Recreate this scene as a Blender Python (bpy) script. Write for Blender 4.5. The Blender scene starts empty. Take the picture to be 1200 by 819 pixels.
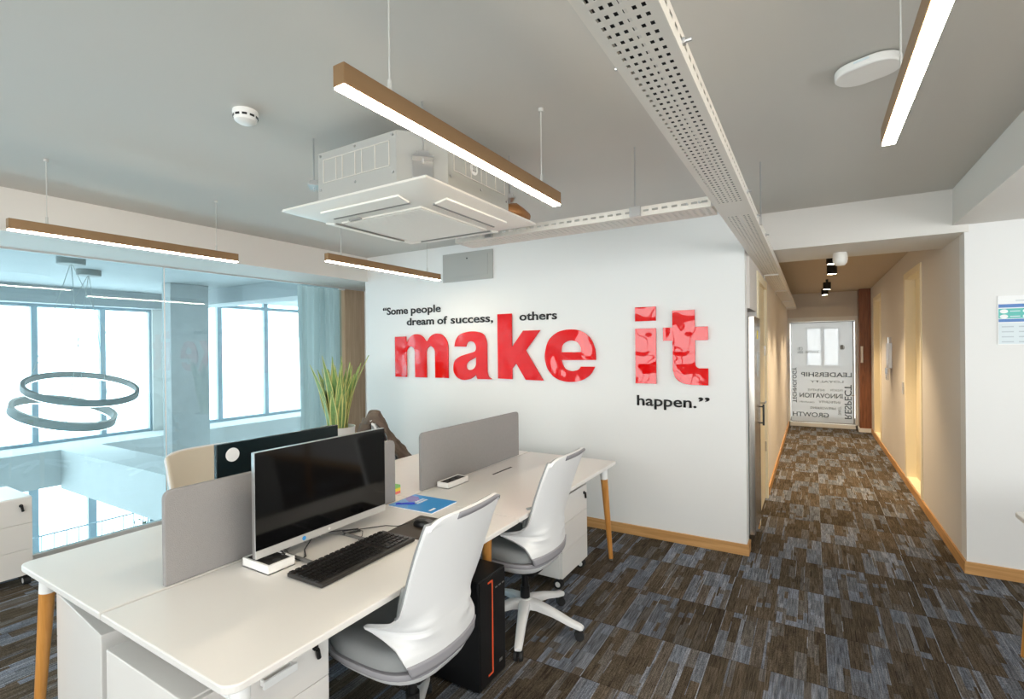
import bpy, bmesh, math, random
from mathutils import Vector, Matrix, noise

sc = bpy.context.scene
COL = sc.collection
PI = math.pi
random.seed(7)

# ------------------------------------------------------------------ camera
CAM_H, F_PX = 1.608, 586.82
YAW, PITCH, ROLL = math.radians(30.967), math.radians(-0.18), math.radians(-0.6045)
fwd = Vector((-math.sin(YAW)*math.cos(PITCH), math.cos(YAW)*math.cos(PITCH), math.sin(PITCH)))
rgt = Vector((math.cos(YAW), math.sin(YAW), 0)); upv = rgt.cross(fwd)
CR = rgt*math.cos(ROLL) + upv*math.sin(ROLL)
CU = -rgt*math.sin(ROLL) + upv*math.cos(ROLL)
cam_d = bpy.data.cameras.new('camera')
cam_d.sensor_fit = 'HORIZONTAL'; cam_d.sensor_width = 36.0
cam_d.lens = F_PX*36.0/1200.0
cam_d.clip_start = 0.02; cam_d.clip_end = 200
cam = bpy.data.objects.new('camera', cam_d); COL.objects.link(cam)
M3 = Matrix((CR, CU, -fwd)).transposed()
cam.matrix_world = Matrix.Translation((0, 0, CAM_H)) @ M3.to_4x4()
sc.camera = cam

# ------------------------------------------------------------------ world, light, exposure
w = bpy.data.worlds.new('overcast_sky'); sc.world = w; w.use_nodes = True
bg = w.node_tree.nodes['Background']
bg.inputs[0].default_value = (1.0, 0.985, 0.96, 1); bg.inputs[1].default_value = 3.2
vs = sc.view_settings
vs.view_transform = 'Standard'; vs.look = 'None'; vs.gamma = 1.0; vs.use_curve_mapping = False
vs.exposure = 1.22

def portal(name, loc, rot, sx, sy):
    """sky portal in a window opening (guides sampling of the sky, gives no light of its own)"""
    l = bpy.data.lights.new(name, 'AREA'); l.shape = 'RECTANGLE'; l.size = sx; l.size_y = sy
    l.cycles.is_portal = True
    o = bpy.data.objects.new(name, l); COL.objects.link(o); o.location = loc; o.rotation_euler = rot
    return o
# area light emits along local -Z
portal('daylight_added_rear_window', (-0.6, -3.02, 1.55), (-PI/2, 0, PI), 7.8, 1.7)
portal('daylight_added_right_window', (4.02, 0.6, 1.55), (0, PI/2, 0), 1.7, 5.6)  # rear and right openings are added out of view for fill light
portal('daylight_far_window', (-10.98, 3.5, 1.3), (0, -PI/2, 0), 2.4, 12.0)
portal('daylight_added_vestibule_window', (1.72, 13.9, 1.45), (0, PI/2, 0), 2.3, 1.5)
portal('daylight_added_vestibule_window', (-1.32, 13.9, 1.45), (0, -PI/2, 0), 2.3, 1.5)  # both vestibule side openings are added to light the frosted door
portal('daylight_lower_window', (-10.98, 3.5, -1.8), (0, -PI/2, 0), 2.5, 12.0)

# ------------------------------------------------------------------ materials
def lin(c):
    c = c/255.0
    return c/12.92 if c <= 0.04045 else ((c+0.055)/1.055)**2.4
def rgb(r, g, b): return (lin(r), lin(g), lin(b), 1.0)

def mat(name, col, rough=0.5, metal=0.0, spec=0.5, coat=0.0, bump=0.0, bscale=200, vary=0.0, vscale=6, emit=None, estr=0):
    m = bpy.data.materials.new(name); m.use_nodes = True
    nt = m.node_tree; b = nt.nodes['Principled BSDF']
    b.inputs['Base Color'].default_value = col
    b.inputs['Roughness'].default_value = rough
    b.inputs['Metallic'].default_value = metal
    b.inputs['Specular IOR Level'].default_value = spec
    b.inputs['Coat Weight'].default_value = coat
    b.inputs['Coat Roughness'].default_value = 0.05
    tc = nt.nodes.new('ShaderNodeTexCoord')
    if vary:
        n = nt.nodes.new('ShaderNodeTexNoise'); n.inputs['Scale'].default_value = vscale
        n.inputs['Detail'].default_value = 4
        nt.links.new(tc.outputs['Object'], n.inputs['Vector'])
        mx = nt.nodes.new('ShaderNodeMix'); mx.data_type = 'RGBA'
        mx.inputs[6].default_value = tuple(c*(1-vary) for c in col[:3])+(1,)
        mx.inputs[7].default_value = tuple(min(1, c*(1+vary)) for c in col[:3])+(1,)
        nt.links.new(n.outputs['Fac'], mx.inputs[0]); nt.links.new(mx.outputs[2], b.inputs['Base Color'])
    if bump:
        n2 = nt.nodes.new('ShaderNodeTexNoise'); n2.inputs['Scale'].default_value = bscale
        nt.links.new(tc.outputs['Object'], n2.inputs['Vector'])
        bp = nt.nodes.new('ShaderNodeBump'); bp.inputs['Strength'].default_value = bump
        bp.inputs['Distance'].default_value = 0.004
        nt.links.new(n2.outputs['Fac'], bp.inputs['Height']); nt.links.new(bp.outputs['Normal'], b.inputs['Normal'])
    if emit:
        b.inputs['Emission Color'].default_value = emit; b.inputs['Emission Strength'].default_value = estr
    return m

def wood(name, c1, c2, scale=(3, 40, 40), rough=0.45):
    m = bpy.data.materials.new(name); m.use_nodes = True
    nt = m.node_tree; b = nt.nodes['Principled BSDF']; b.inputs['Roughness'].default_value = rough
    tc = nt.nodes.new('ShaderNodeTexCoord'); mp = nt.nodes.new('ShaderNodeMapping')
    mp.inputs['Scale'].default_value = scale
    n = nt.nodes.new('ShaderNodeTexNoise'); n.inputs['Scale'].default_value = 1.0
    n.inputs['Detail'].default_value = 5; n.inputs['Distortion'].default_value = 0.6
    r = nt.nodes.new('ShaderNodeValToRGB')
    r.color_ramp.elements[0].position = 0.3; r.color_ramp.elements[0].color = c1
    r.color_ramp.elements[1].position = 0.7; r.color_ramp.elements[1].color = c2
    nt.links.new(tc.outputs['Object'], mp.inputs['Vector']); nt.links.new(mp.outputs['Vector'], n.inputs['Vector'])
    nt.links.new(n.outputs['Fac'], r.inputs['Fac']); nt.links.new(r.outputs['Color'], b.inputs['Base Color'])
    return m

def glass_mat(name, tint, refl=0.06, rough=0.0):
    m = bpy.data.materials.new(name); m.use_nodes = True
    nt = m.node_tree; nt.nodes.clear()
    out = nt.nodes.new('ShaderNodeOutputMaterial')
    t = nt.nodes.new('ShaderNodeBsdfTransparent'); t.inputs[0].default_value = tint
    g = nt.nodes.new('ShaderNodeBsdfGlossy'); g.inputs['Roughness'].default_value = rough
    g.inputs['Color'].default_value = (1, 1, 1, 1)
    # Schlick reflectance, the same for both faces of the pane (no refraction, so no total internal reflection)
    ge = nt.nodes.new('ShaderNodeNewGeometry')
    dt = nt.nodes.new('ShaderNodeVectorMath'); dt.operation = 'DOT_PRODUCT'
    nt.links.new(ge.outputs['Incoming'], dt.inputs[0]); nt.links.new(ge.outputs['Normal'], dt.inputs[1])
    def mth(op, a, b=None):
        n = nt.nodes.new('ShaderNodeMath'); n.operation = op
        for i, x in enumerate((a, b)):
            if x is None: continue
            if isinstance(x, (int, float)): n.inputs[i].default_value = x
            else: nt.links.new(x, n.inputs[i])
        return n.outputs[0]
    c5 = mth('POWER', mth('SUBTRACT', 1.0, mth('ABSOLUTE', dt.outputs['Value'])), 5.0)
    ad_out = mth('ADD', mth('MULTIPLY', c5, 0.9), 0.03+refl)
    mx = nt.nodes.new('ShaderNodeMixShader')
    nt.links.new(ad_out, mx.inputs[0])
    nt.links.new(t.outputs[0], mx.inputs[1]); nt.links.new(g.outputs[0], mx.inputs[2])
    nt.links.new(mx.outputs[0], out.inputs[0])
    return m

def frosted_mat(name):
    m = bpy.data.materials.new(name); m.use_nodes = True
    nt = m.node_tree; nt.nodes.clear()
    out = nt.nodes.new('ShaderNodeOutputMaterial')
    t = nt.nodes.new('ShaderNodeBsdfTransparent'); t.inputs[0].default_value = (0.95, 0.98, 1, 1)
    tr = nt.nodes.new('ShaderNodeBsdfTranslucent'); tr.inputs[0].default_value = (0.85, 0.88, 0.9, 1)
    d = nt.nodes.new('ShaderNodeBsdfDiffuse'); d.inputs[0].default_value = (0.75, 0.77, 0.78, 1)
    m1 = nt.nodes.new('ShaderNodeMixShader'); m1.inputs[0].default_value = 0.45
    m2 = nt.nodes.new('ShaderNodeMixShader'); m2.inputs[0].default_value = 0.72
    nt.links.new(tr.outputs[0], m1.inputs[1]); nt.links.new(d.outputs[0], m1.inputs[2])
    nt.links.new(t.outputs[0], m2.inputs[1]); nt.links.new(m1.outputs[0], m2.inputs[2])
    nt.links.new(m2.outputs[0], out.inputs[0])
    return m

def carpet_mat(name, attr=True, flat=(0.06, 0.055, 0.05, 1)):
    m = bpy.data.materials.new(name); m.use_nodes = True
    nt = m.node_tree; b = nt.nodes['Principled BSDF']
    b.inputs['Roughness'].default_value = 1.0; b.inputs['Specular IOR Level'].default_value = 0.05
    tc = nt.nodes.new('ShaderNodeTexCoord'); oi = nt.nodes.new('ShaderNodeObjectInfo')
    add = nt.nodes.new('ShaderNodeVectorMath'); add.operation = 'ADD'
    sclr = nt.nodes.new('ShaderNodeVectorMath'); sclr.operation = 'SCALE'; sclr.inputs['Scale'].default_value = 37.0
    nt.links.new(oi.outputs['Random'], sclr.inputs[0])
    nt.links.new(tc.outputs['Object'], add.inputs[0]); nt.links.new(sclr.outputs[0], add.inputs[1])
    mp = nt.nodes.new('ShaderNodeMapping'); mp.inputs['Scale'].default_value = (190, 9, 1)
    st = nt.nodes.new('ShaderNodeTexNoise'); st.inputs['Scale'].default_value = 1; st.inputs['Detail'].default_value = 3
    nt.links.new(add.outputs[0], mp.inputs['Vector']); nt.links.new(mp.outputs['Vector'], st.inputs['Vector'])
    sp = nt.nodes.new('ShaderNodeTexNoise'); sp.inputs['Scale'].default_value = 260; sp.inputs['Detail'].default_value = 2
    nt.links.new(add.outputs[0], sp.inputs['Vector'])
    r1 = nt.nodes.new('ShaderNodeMapRange'); r1.inputs[1].default_value = .3; r1.inputs[2].default_value = .7
    r1.inputs[3].default_value = .5; r1.inputs[4].default_value = 1.5
    r2 = nt.nodes.new('ShaderNodeMapRange'); r2.inputs[1].default_value = .3; r2.inputs[2].default_value = .7
    r2.inputs[3].default_value = .45; r2.inputs[4].default_value = 1.55
    nt.links.new(st.outputs['Fac'], r1.inputs[0]); nt.links.new(sp.outputs['Fac'], r2.inputs[0])
    mu = nt.nodes.new('ShaderNodeMath'); mu.operation = 'MULTIPLY'
    nt.links.new(r1.outputs[0], mu.inputs[0]); nt.links.new(r2.outputs[0], mu.inputs[1])
    rv = nt.nodes.new('ShaderNodeMapRange'); rv.inputs[3].default_value = .78; rv.inputs[4].default_value = 1.2
    nt.links.new(oi.outputs['Random'], rv.inputs[0])
    mu2 = nt.nodes.new('ShaderNodeMath'); mu2.operation = 'MULTIPLY'
    nt.links.new(mu.outputs[0], mu2.inputs[0]); nt.links.new(rv.outputs[0], mu2.inputs[1]); mu = mu2
    vm = nt.nodes.new('ShaderNodeVectorMath'); vm.operation = 'SCALE'
    if attr:
        a = nt.nodes.new('ShaderNodeVertexColor'); a.layer_name = 'Col'
        nt.links.new(a.outputs['Color'], vm.inputs[0])
    else:
        vm.inputs[0].default_value = flat[:3]
    nt.links.new(mu.outputs[0], vm.inputs['Scale']); nt.links.new(vm.outputs[0], b.inputs['Base Color'])
    bp = nt.nodes.new('ShaderNodeBump'); bp.inputs['Strength'].default_value = 0.5; bp.inputs['Distance'].default_value = 0.003
    nt.links.new(mu.outputs[0], bp.inputs['Height']); nt.links.new(bp.outputs['Normal'], b.inputs['Normal'])
    return m

def acrylic_mat(name, col):
    """wavy mirror-like coloured acrylic"""
    m = bpy.data.materials.new(name); m.use_nodes = True
    nt = m.node_tree; b = nt.nodes['Principled BSDF']
    b.inputs['Base Color'].default_value = col; b.inputs['Roughness'].default_value = 0.03
    b.inputs['Specular IOR Level'].default_value = 0.5; b.inputs['IOR'].default_value = 1.5
    tc = nt.nodes.new('ShaderNodeTexCoord')
    n = nt.nodes.new('ShaderNodeTexNoise'); n.inputs['Scale'].default_value = 4.2
    n.inputs['Detail'].default_value = 0.5; n.inputs['Distortion'].default_value = 0.5
    nt.links.new(tc.outputs['Object'], n.inputs['Vector'])
    bp = nt.nodes.new('ShaderNodeBump'); bp.inputs['Strength'].default_value = 0.75; bp.inputs['Distance'].default_value = 0.035
    nt.links.new(n.outputs['Fac'], bp.inputs['Height']); nt.links.new(bp.outputs['Normal'], b.inputs['Normal'])
    return m

def shirt(name, c1, c2):
    return mat(name, c1, 0.9, bump=0.4, bscale=60, vary=0.3, vscale=9)

M = {}
M['wall'] = mat('white_wall_paint', rgb(228, 227, 225), 0.6, bump=0.05, bscale=90)
M['ceiling'] = mat('grey_ceiling_paint', rgb(206, 202, 195), 0.8, bump=0.04, bscale=60)
M['beam'] = mat('pale_beam_paint', rgb(222, 218, 212), 0.75, bump=0.04, bscale=60)
M['atrium_paint'] = mat('atrium_ceiling_paint', rgb(178, 180, 180), 0.8)
M['corridor'] = mat('corridor_wall_paint', rgb(216, 210, 204), 0.7, bump=0.04, bscale=80)
M['corridor_ceiling'] = mat('corridor_ceiling_warm_tint', rgb(188, 172, 150), 0.8)  # warm lamplight put into the colour of a grey ceiling
M['carpet_tile'] = carpet_mat('carpet_tile_pile')
M['carpet'] = carpet_mat('carpet_base', False, (0.075, 0.07, 0.065, 1))
M['board_wood'] = wood('oak_baseboard', rgb(176, 128, 74), rgb(208, 160, 104), (2, 2, 45))
M['leg_wood'] = wood('beech_leg', rgb(178, 118, 52), rgb(204, 144, 74), (60, 60, 4), 0.35)
M['panel_wood'] = wood('grey_oak_panel', rgb(178, 152, 124), rgb(200, 174, 146), (40, 40, 2))
M['post_wood'] = wood('walnut_post', rgb(112, 66, 38), rgb(150, 94, 58), (40, 40, 3))
M['white_lam'] = mat('white_laminate', rgb(226, 222, 217), 0.30)
M['white_metal'] = mat('white_powder_coat', rgb(232, 232, 230), 0.4)
M['unit_metal'] = mat('pale_grey_sheet_metal', rgb(172, 171, 166), 0.45)
M['unit_plastic'] = mat('white_unit_plastic', rgb(232, 228, 220), 0.4)
M['grille'] = mat('unit_grille_plastic', rgb(216, 211, 202), 0.55)
M['line_grey'] = mat('thin_grey_joint', rgb(150, 148, 143), 0.6)
M['tray'] = mat('cream_tray_metal', rgb(222, 216, 206), 0.42)
M['black'] = mat('black_plastic', rgb(18, 18, 19), 0.35)
M['rubber'] = mat('black_rubber', rgb(26, 26, 27), 0.7)
M['screen'] = mat('black_glossy_screen', rgb(7, 7, 8), 0.08, spec=0.55)
M['screen_back'] = mat('dark_teal_monitor_back', rgb(12, 28, 32), 0.25)
M['silver'] = mat('brushed_silver', rgb(196, 196, 196), 0.28, metal=0.9)
M['stand_metal'] = mat('grey_stand_metal', rgb(120, 118, 115), 0.4, metal=0.3)
M['chrome'] = mat('chrome', rgb(220, 220, 222), 0.12, metal=1.0)
M['steel'] = mat('brushed_steel', rgb(196, 190, 182), 0.22, metal=1.0)
M['bezel'] = mat('silver_white_bezel', rgb(188, 186, 182), 0.35)
M['felt'] = mat('grey_felt', rgb(146, 142, 140), 0.9, bump=0.4, bscale=300, vary=0.06, vscale=60)
M['shell'] = mat('white_chair_plastic', rgb(226, 226, 226), 0.38)
M['seat_grey'] = mat('grey_seat_fabric', rgb(148, 150, 150), 0.85, bump=0.3, bscale=400)
M['pad_cream'] = mat('cream_pad_fabric', rgb(208, 196, 176), 0.85, bump=0.3, bscale=400)
M['rim'] = mat('mid_grey_rim', rgb(150, 148, 152), 0.5)
M['bronze'] = mat('bronze_lamp_body', rgb(150, 118, 84), 0.4, metal=0.5)
M['led'] = mat('warm_led_diffuser', (1, .93, .82, 1), 0.5, emit=(1.0, 0.86, 0.66, 1), estr=24)
M['led_far'] = mat('ring_led_strip', (1, 1, 1, 1), 0.5, emit=(1, .97, .93, 1), estr=6)
M['spot_led'] = mat('spot_led', (1, .9, .7, 1), 0.5, emit=(1.0, 0.82, 0.55, 1), estr=25)
M['wire'] = mat('pale_cable', rgb(196, 194, 188), 0.5)
M['white_plastic'] = mat('white_plastic', rgb(236, 234, 230), 0.4)
M['red'] = acrylic_mat('glossy_red_acrylic', rgb(222, 10, 12))
M['text_black'] = mat('black_lettering', rgb(20, 18, 18), 0.4)
M['glass'] = glass_mat('teal_partition_glass', (0.75, 0.905, 0.965, 1), 0.015)
M['clear_glass'] = glass_mat('window_glass', (0.97, 0.99, 1.0, 1), 0.0)
M['frost'] = frosted_mat('frosted_glass')
M['frost_text'] = mat('grey_film_lettering', rgb(96, 104, 108), 0.6)
M['frost_text_pale'] = mat('pale_film_lettering', rgb(150, 156, 158), 0.6)
M['window_frame'] = mat('grey_window_frame', rgb(164, 180, 189), 0.5)
M['concrete'] = mat('pale_concrete', rgb(204, 203, 201), 0.85, bump=0.2, bscale=20, vary=0.06, vscale=4)
M['column'] = mat('grey_column_concrete', rgb(186, 184, 182), 0.85, bump=0.3, bscale=30, vary=0.12, vscale=7)
def sheer_mat(name, col):
    m = mat(name, col, 0.9, bump=0.2, bscale=300); nt = m.node_tree
    out = [n for n in nt.nodes if n.type == 'OUTPUT_MATERIAL'][0]; b = nt.nodes['Principled BSDF']
    t = nt.nodes.new('ShaderNodeBsdfTranslucent'); t.inputs[0].default_value = col
    mx = nt.nodes.new('ShaderNodeMixShader'); mx.inputs[0].default_value = 0.5
    nt.links.new(b.outputs[0], mx.inputs[1]); nt.links.new(t.outputs[0], mx.inputs[2]); nt.links.new(mx.outputs[0], out.inputs[0])
    return m
M['curtain'] = sheer_mat('sheer_grey_curtain', rgb(214, 212, 206))
M['door_cream'] = mat('cream_door_paint', rgb(232, 218, 184), 0.4)
M['door_frame'] = mat('cream_door_frame', rgb(240, 228, 198), 0.4)
M['book_blue'] = mat('blue_glossy_cover', rgb(18, 146, 218), 0.3)
M['book_pale'] = mat('pale_blue_print', rgb(120, 178, 228), 0.25)
M['book_lilac'] = mat('lilac_print', rgb(128, 136, 200), 0.25)
M['paper'] = mat('white_paper', rgb(240, 240, 240), 0.8)
M['pen'] = mat('blue_pen_plastic', rgb(30, 60, 190), 0.3)
M['mousepad'] = mat('brown_mouse_mat', rgb(54, 42, 30), 0.55)
M['keys'] = mat('glossy_black_keys', rgb(30, 28, 27), 0.25)
M['key_case'] = mat('dark_keyboard_case', rgb(40, 36, 33), 0.35)
M['mouse_grey'] = mat('grey_mouse_top', rgb(90, 88, 86), 0.25)
M['tower'] = mat('black_tower_case', rgb(20, 20, 22), 0.4)
M['tower_red'] = mat('orange_red_trim', rgb(222, 88, 50), 0.4)
M['hp_blue'] = mat('blue_badge', rgb(40, 140, 210), 0.4)
M['leaf'] = mat('sansevieria_green', rgb(118, 150, 86), 0.45, vary=0.45, vscale=26)
M['leaf_edge'] = mat('leaf_yellow_margin', rgb(206, 204, 128), 0.45)
M['soil'] = mat('dark_soil', rgb(44, 36, 30), 0.95)
M['jacket'] = shirt('brown_grey_jacket', rgb(98, 86, 76), rgb(60, 52, 46))
M['poster_blue'] = mat('poster_blue', rgb(84, 128, 190), 0.5)
M['poster_teal'] = mat('poster_teal', rgb(96, 188, 180), 0.5)
M['poster_grey'] = mat('poster_grey_print', rgb(188, 198, 204), 0.6)
M['poster_pale'] = mat('poster_pale_print', rgb(216, 226, 230), 0.6)
M['yellow'] = mat('yellow_note', rgb(238, 214, 70), 0.7)
M['pink'] = mat('pink_note', rgb(240, 130, 120), 0.7)
M['green'] = mat('green_note', rgb(140, 200, 120), 0.7)
M['foliage'] = mat('outdoor_foliage', rgb(110, 122, 96), 0.7, vary=0.4, vscale=12)
M['copper'] = mat('copper_foil_pipe', rgb(168, 116, 70), 0.4, metal=0.6, bump=0.8, bscale=60)
M['dark_box'] = mat('dark_recess', rgb(24, 22, 21), 0.6)
M['dome'] = mat('opal_dome', rgb(240, 238, 232), 0.3)
M['brown_box'] = mat('brown_panel_box', rgb(138, 82, 44), 0.4)
M['red_small'] = mat('red_plastic', rgb(190, 30, 30), 0.5)

# ------------------------------------------------------------------ mesh helpers
class MB:
    def __init__(self): self.bm = bmesh.new()
    def _xf(self, vs, mtx):
        if mtx is not None:
            for v in vs: v.co = mtx @ v.co
    def box(self, x0, x1, y0, y1, z0, z1, mtx=None):
        P = [(x0,y0,z0),(x1,y0,z0),(x1,y1,z0),(x0,y1,z0),(x0,y0,z1),(x1,y0,z1),(x1,y1,z1),(x0,y1,z1)]
        v = [self.bm.verts.new(p) for p in P]
        for f in ((0,3,2,1),(4,5,6,7),(0,1,5,4),(1,2,6,5),(2,3,7,6),(3,0,4,7)):
            self.bm.faces.new([v[i] for i in f])
        self._xf(v, mtx); return self
    def tube(self, p0, p1, r0, r1=None, n=12, cap=True):
        r1 = r0 if r1 is None else r1
        p0, p1 = Vector(p0), Vector(p1); d = (p1-p0).normalized()
        a = d.orthogonal().normalized(); b = d.cross(a)
        A = [self.bm.verts.new(p0+(a*math.cos(t)+b*math.sin(t))*r0) for t in [2*PI*i/n for i in range(n)]]
        B = [self.bm.verts.new(p1+(a*math.cos(t)+b*math.sin(t))*r1) for t in [2*PI*i/n for i in range(n)]]
        for i in range(n):
            self.bm.faces.new((A[i], A[(i+1)%n], B[(i+1)%n], B[i]))
        if cap:
            self.bm.faces.new(A[::-1]); self.bm.faces.new(B)
        return self
    def path(self, pts, r, n=8):
        pts = [Vector(p) for p in pts]; rings = []
        for i, p in enumerate(pts):
            d = (pts[min(i+1, len(pts)-1)]-pts[max(i-1, 0)]).normalized()
            ref = Vector((0, 0, 1)) if abs(d.z) < .9 else Vector((1, 0, 0))
            a = d.cross(ref).normalized(); b = d.cross(a)
            rr = r[i] if isinstance(r, (list, tuple)) else r
            rings.append([self.bm.verts.new(p+(a*math.cos(2*PI*k/n)+b*math.sin(2*PI*k/n))*rr) for k in range(n)])
        for A, B in zip(rings, rings[1:]):
            for k in range(n): self.bm.faces.new((A[k], A[(k+1)%n], B[(k+1)%n], B[k]))
        self.bm.faces.new(rings[0][::-1]); self.bm.faces.new(rings[-1])
        return self
    def lathe(self, prof, n=24, mtx=None):
        rings = []; allv = []
        for r, z in prof:
            if r < 1e-5: rings.append([self.bm.verts.new((0, 0, z))])
            else: rings.append([self.bm.verts.new((r*math.cos(2*PI*i/n), r*math.sin(2*PI*i/n), z)) for i in range(n)])
            allv += rings[-1]
        for A, B in zip(rings, rings[1:]):
            for i in range(n):
                j = (i+1) % n
                if len(A) == 1 and len(B) == 1: continue
                if len(A) == 1: self.bm.faces.new((A[0], B[j], B[i]))
                elif len(B) == 1: self.bm.faces.new((A[i], A[j], B[0]))
                else: self.bm.faces.new((A[i], A[j], B[j], B[i]))
        self._xf(allv, mtx); return self
    def loft(self, loops, cap=True):
        R = [[self.bm.verts.new(p) for p in L] for L in loops]; n = len(R[0])
        for A, B in zip(R, R[1:]):
            for i in range(n): self.bm.faces.new((A[i], A[(i+1)%n], B[(i+1)%n], B[i]))
        if cap: self.bm.faces.new(R[0][::-1]); self.bm.faces.new(R[-1])
        return self
    def grid(self, fn, nu, nv):
        V = [[self.bm.verts.new(fn(i/nu, j/nv)) for i in range(nu+1)] for j in range(nv+1)]
        for j in range(nv):
            for i in range(nu):
                self.bm.faces.new((V[j][i], V[j][i+1], V[j+1][i+1], V[j+1][i]))
        return self
    def poly(self, pts):
        self.bm.faces.new([self.bm.verts.new(p) for p in pts]); return self
    def prism(self, pts, z0, z1, mtx=None):
        A = [self.bm.verts.new((x, y, z0)) for x, y in pts]; B = [self.bm.verts.new((x, y, z1)) for x, y in pts]
        n = len(pts)
        for i in range(n): self.bm.faces.new((A[i], A[(i+1)%n], B[(i+1)%n], B[i]))
        self.bm.faces.new(A[::-1]); self.bm.faces.new(B)
        self._xf(A+B, mtx); return self
    def build(self, name, m, parent=None, bevel=0, seg=2, smooth=None, solid=0, sub=0, soff=0, origin=None):
        bmesh.ops.recalc_face_normals(self.bm, faces=self.bm.faces[:])
        if origin is not None:
            for v in self.bm.verts: v.co -= Vector(origin)
        me = bpy.data.meshes.new(name); self.bm.to_mesh(me); self.bm.free()
        return mesh_obj(name, me, m, parent, bevel, seg, smooth, solid, sub, soff, origin)

def mesh_obj(name, me, m, parent=None, bevel=0, seg=2, smooth=None, solid=0, sub=0, soff=0, origin=None):
    o = bpy.data.objects.new(name, me); COL.objects.link(o)
    if m is not None and not me.materials: me.materials.append(m)
    if origin is not None: o.location = origin
    if parent is not None: o.parent = parent
    if smooth is not None:
        for p in me.polygons: p.use_smooth = True
        me.set_sharp_from_angle(angle=math.radians(smooth))
    if solid:
        md = o.modifiers.new('solidify', 'SOLIDIFY'); md.thickness = solid; md.offset = soff
    if bevel:
        md = o.modifiers.new('bevel', 'BEVEL'); md.width = bevel; md.segments = seg
        md.limit_method = 'ANGLE'; md.angle_limit = math.radians(40)
    if sub:
        md = o.modifiers.new('subsurf', 'SUBSURF'); md.levels = sub; md.render_levels = sub
    return o

def empty(name, loc=(0, 0, 0), rz=0):
    o = bpy.data.objects.new(name, None); COL.objects.link(o)
    o.location = loc; o.rotation_euler = (0, 0, rz); o.empty_display_size = 0.1
    return o
def tag(o, label, cat, group=None):
    o['label'] = label; o['category'] = cat
    if group: o['group'] = group
    return o
def struct(o): o['kind'] = 'structure'; return o
def sbox(name, m, x0, x1, y0, y1, z0, z1, bevel=0, parent=None):
    o = MB().box(x0, x1, y0, y1, z0, z1).build(name, m, parent, bevel=bevel)
    return struct(o) if parent is None else o
def copy_tree(o, parent=None):
    c = o.copy(); COL.objects.link(c)
    if parent is not None:
        c.parent = parent; c.matrix_parent_inverse = o.matrix_parent_inverse.copy()
    for ch in [x for x in bpy.data.objects if x.parent == o]: copy_tree(ch, c)
    return c
def T(x, y, z): return Matrix.Translation((x, y, z))
def RX(a): return Matrix.Rotation(a, 4, 'X')
def RY(a): return Matrix.Rotation(a, 4, 'Y')
def RZ(a): return Matrix.Rotation(a, 4, 'Z')

def catmull(pts, n=5):
    if len(pts) < 3: return list(pts)
    out = []
    for i in range(len(pts)-1):
        p0 = pts[max(i-1, 0)]; p1 = pts[i]; p2 = pts[i+1]; p3 = pts[min(i+2, len(pts)-1)]
        for k in range(n):
            t = k/n
            out.append(tuple(0.5*((2*p1[a])+(-p0[a]+p2[a])*t+(2*p0[a]-5*p1[a]+4*p2[a]-p3[a])*t*t+(-p0[a]+3*p1[a]-3*p2[a]+p3[a])*t**3) for a in (0, 1)))
    out.append(tuple(pts[-1])); return out

def shape_mesh(name, loops, depth):
    """2-D outline(s) -> extruded mesh (x right, y up, front at +z=depth)"""
    cu = bpy.data.curves.new(name, 'CURVE'); cu.dimensions = '2D'; cu.fill_mode = 'BOTH'; cu.extrude = depth/2
    for L in loops:
        s = cu.splines.new('POLY'); s.points.add(len(L)-1)
        for p, q in zip(s.points, L): p.co = (q[0], q[1], 0, 1)
        s.use_cyclic_u = True
    o = bpy.data.objects.new(name, cu); COL.objects.link(o)
    dg = bpy.context.evaluated_depsgraph_get()
    me = bpy.data.meshes.new_from_object(o.evaluated_get(dg)); me.name = name
    bpy.data.objects.remove(o); bpy.data.curves.remove(cu)
    return me
def text_mesh(name, s, width=None, height=None, bold=0.0, depth=0.004, ref='d'):
    def mk(t):
        cu = bpy.data.curves.new(name, 'FONT'); cu.body = t; cu.size = 1; cu.offset = bold; cu.extrude = 0.0; cu.resolution_u = 3
        o = bpy.data.objects.new(name, cu); COL.objects.link(o)
        dg = bpy.context.evaluated_depsgraph_get()
        me = bpy.data.meshes.new_from_object(o.evaluated_get(dg)); me.name = name
        bpy.data.objects.remove(o); bpy.data.curves.remove(cu); return me
    me = mk(s)
    xs = [v.co.x for v in me.vertices]; x0, x1 = min(xs), max(xs)
    rm = mk(ref); rh = max(v.co.y for v in rm.vertices); bpy.data.meshes.remove(rm)
    sy = height/rh if height else 1
    sx = width/(x1-x0) if width else sy
    for v in me.vertices: v.co = Vector(((v.co.x-x0)*sx, v.co.y*sy, 0))
    if depth:
        bm = bmesh.new(); bm.from_mesh(me)
        r = bmesh.ops.extrude_face_region(bm, geom=bm.faces[:])
        for v in [g for g in r['geom'] if isinstance(g, bmesh.types.BMVert)]: v.co.z += depth
        bmesh.ops.recalc_face_normals(bm, faces=bm.faces[:]); bm.to_mesh(me); bm.free()
    return me

# ================================================================== SETTING
ZC = 2.69          # office ceiling
YW = 4.20          # lettering wall
XG = -5.20         # glass partition
XR = 0.914         # corridor right wall
YR = 4.625         # wall right of the corridor mouth
XL = -0.42         # corridor left wall
YE = 11.49         # corridor end
ZL = 2.405         # lintel underside

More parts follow.
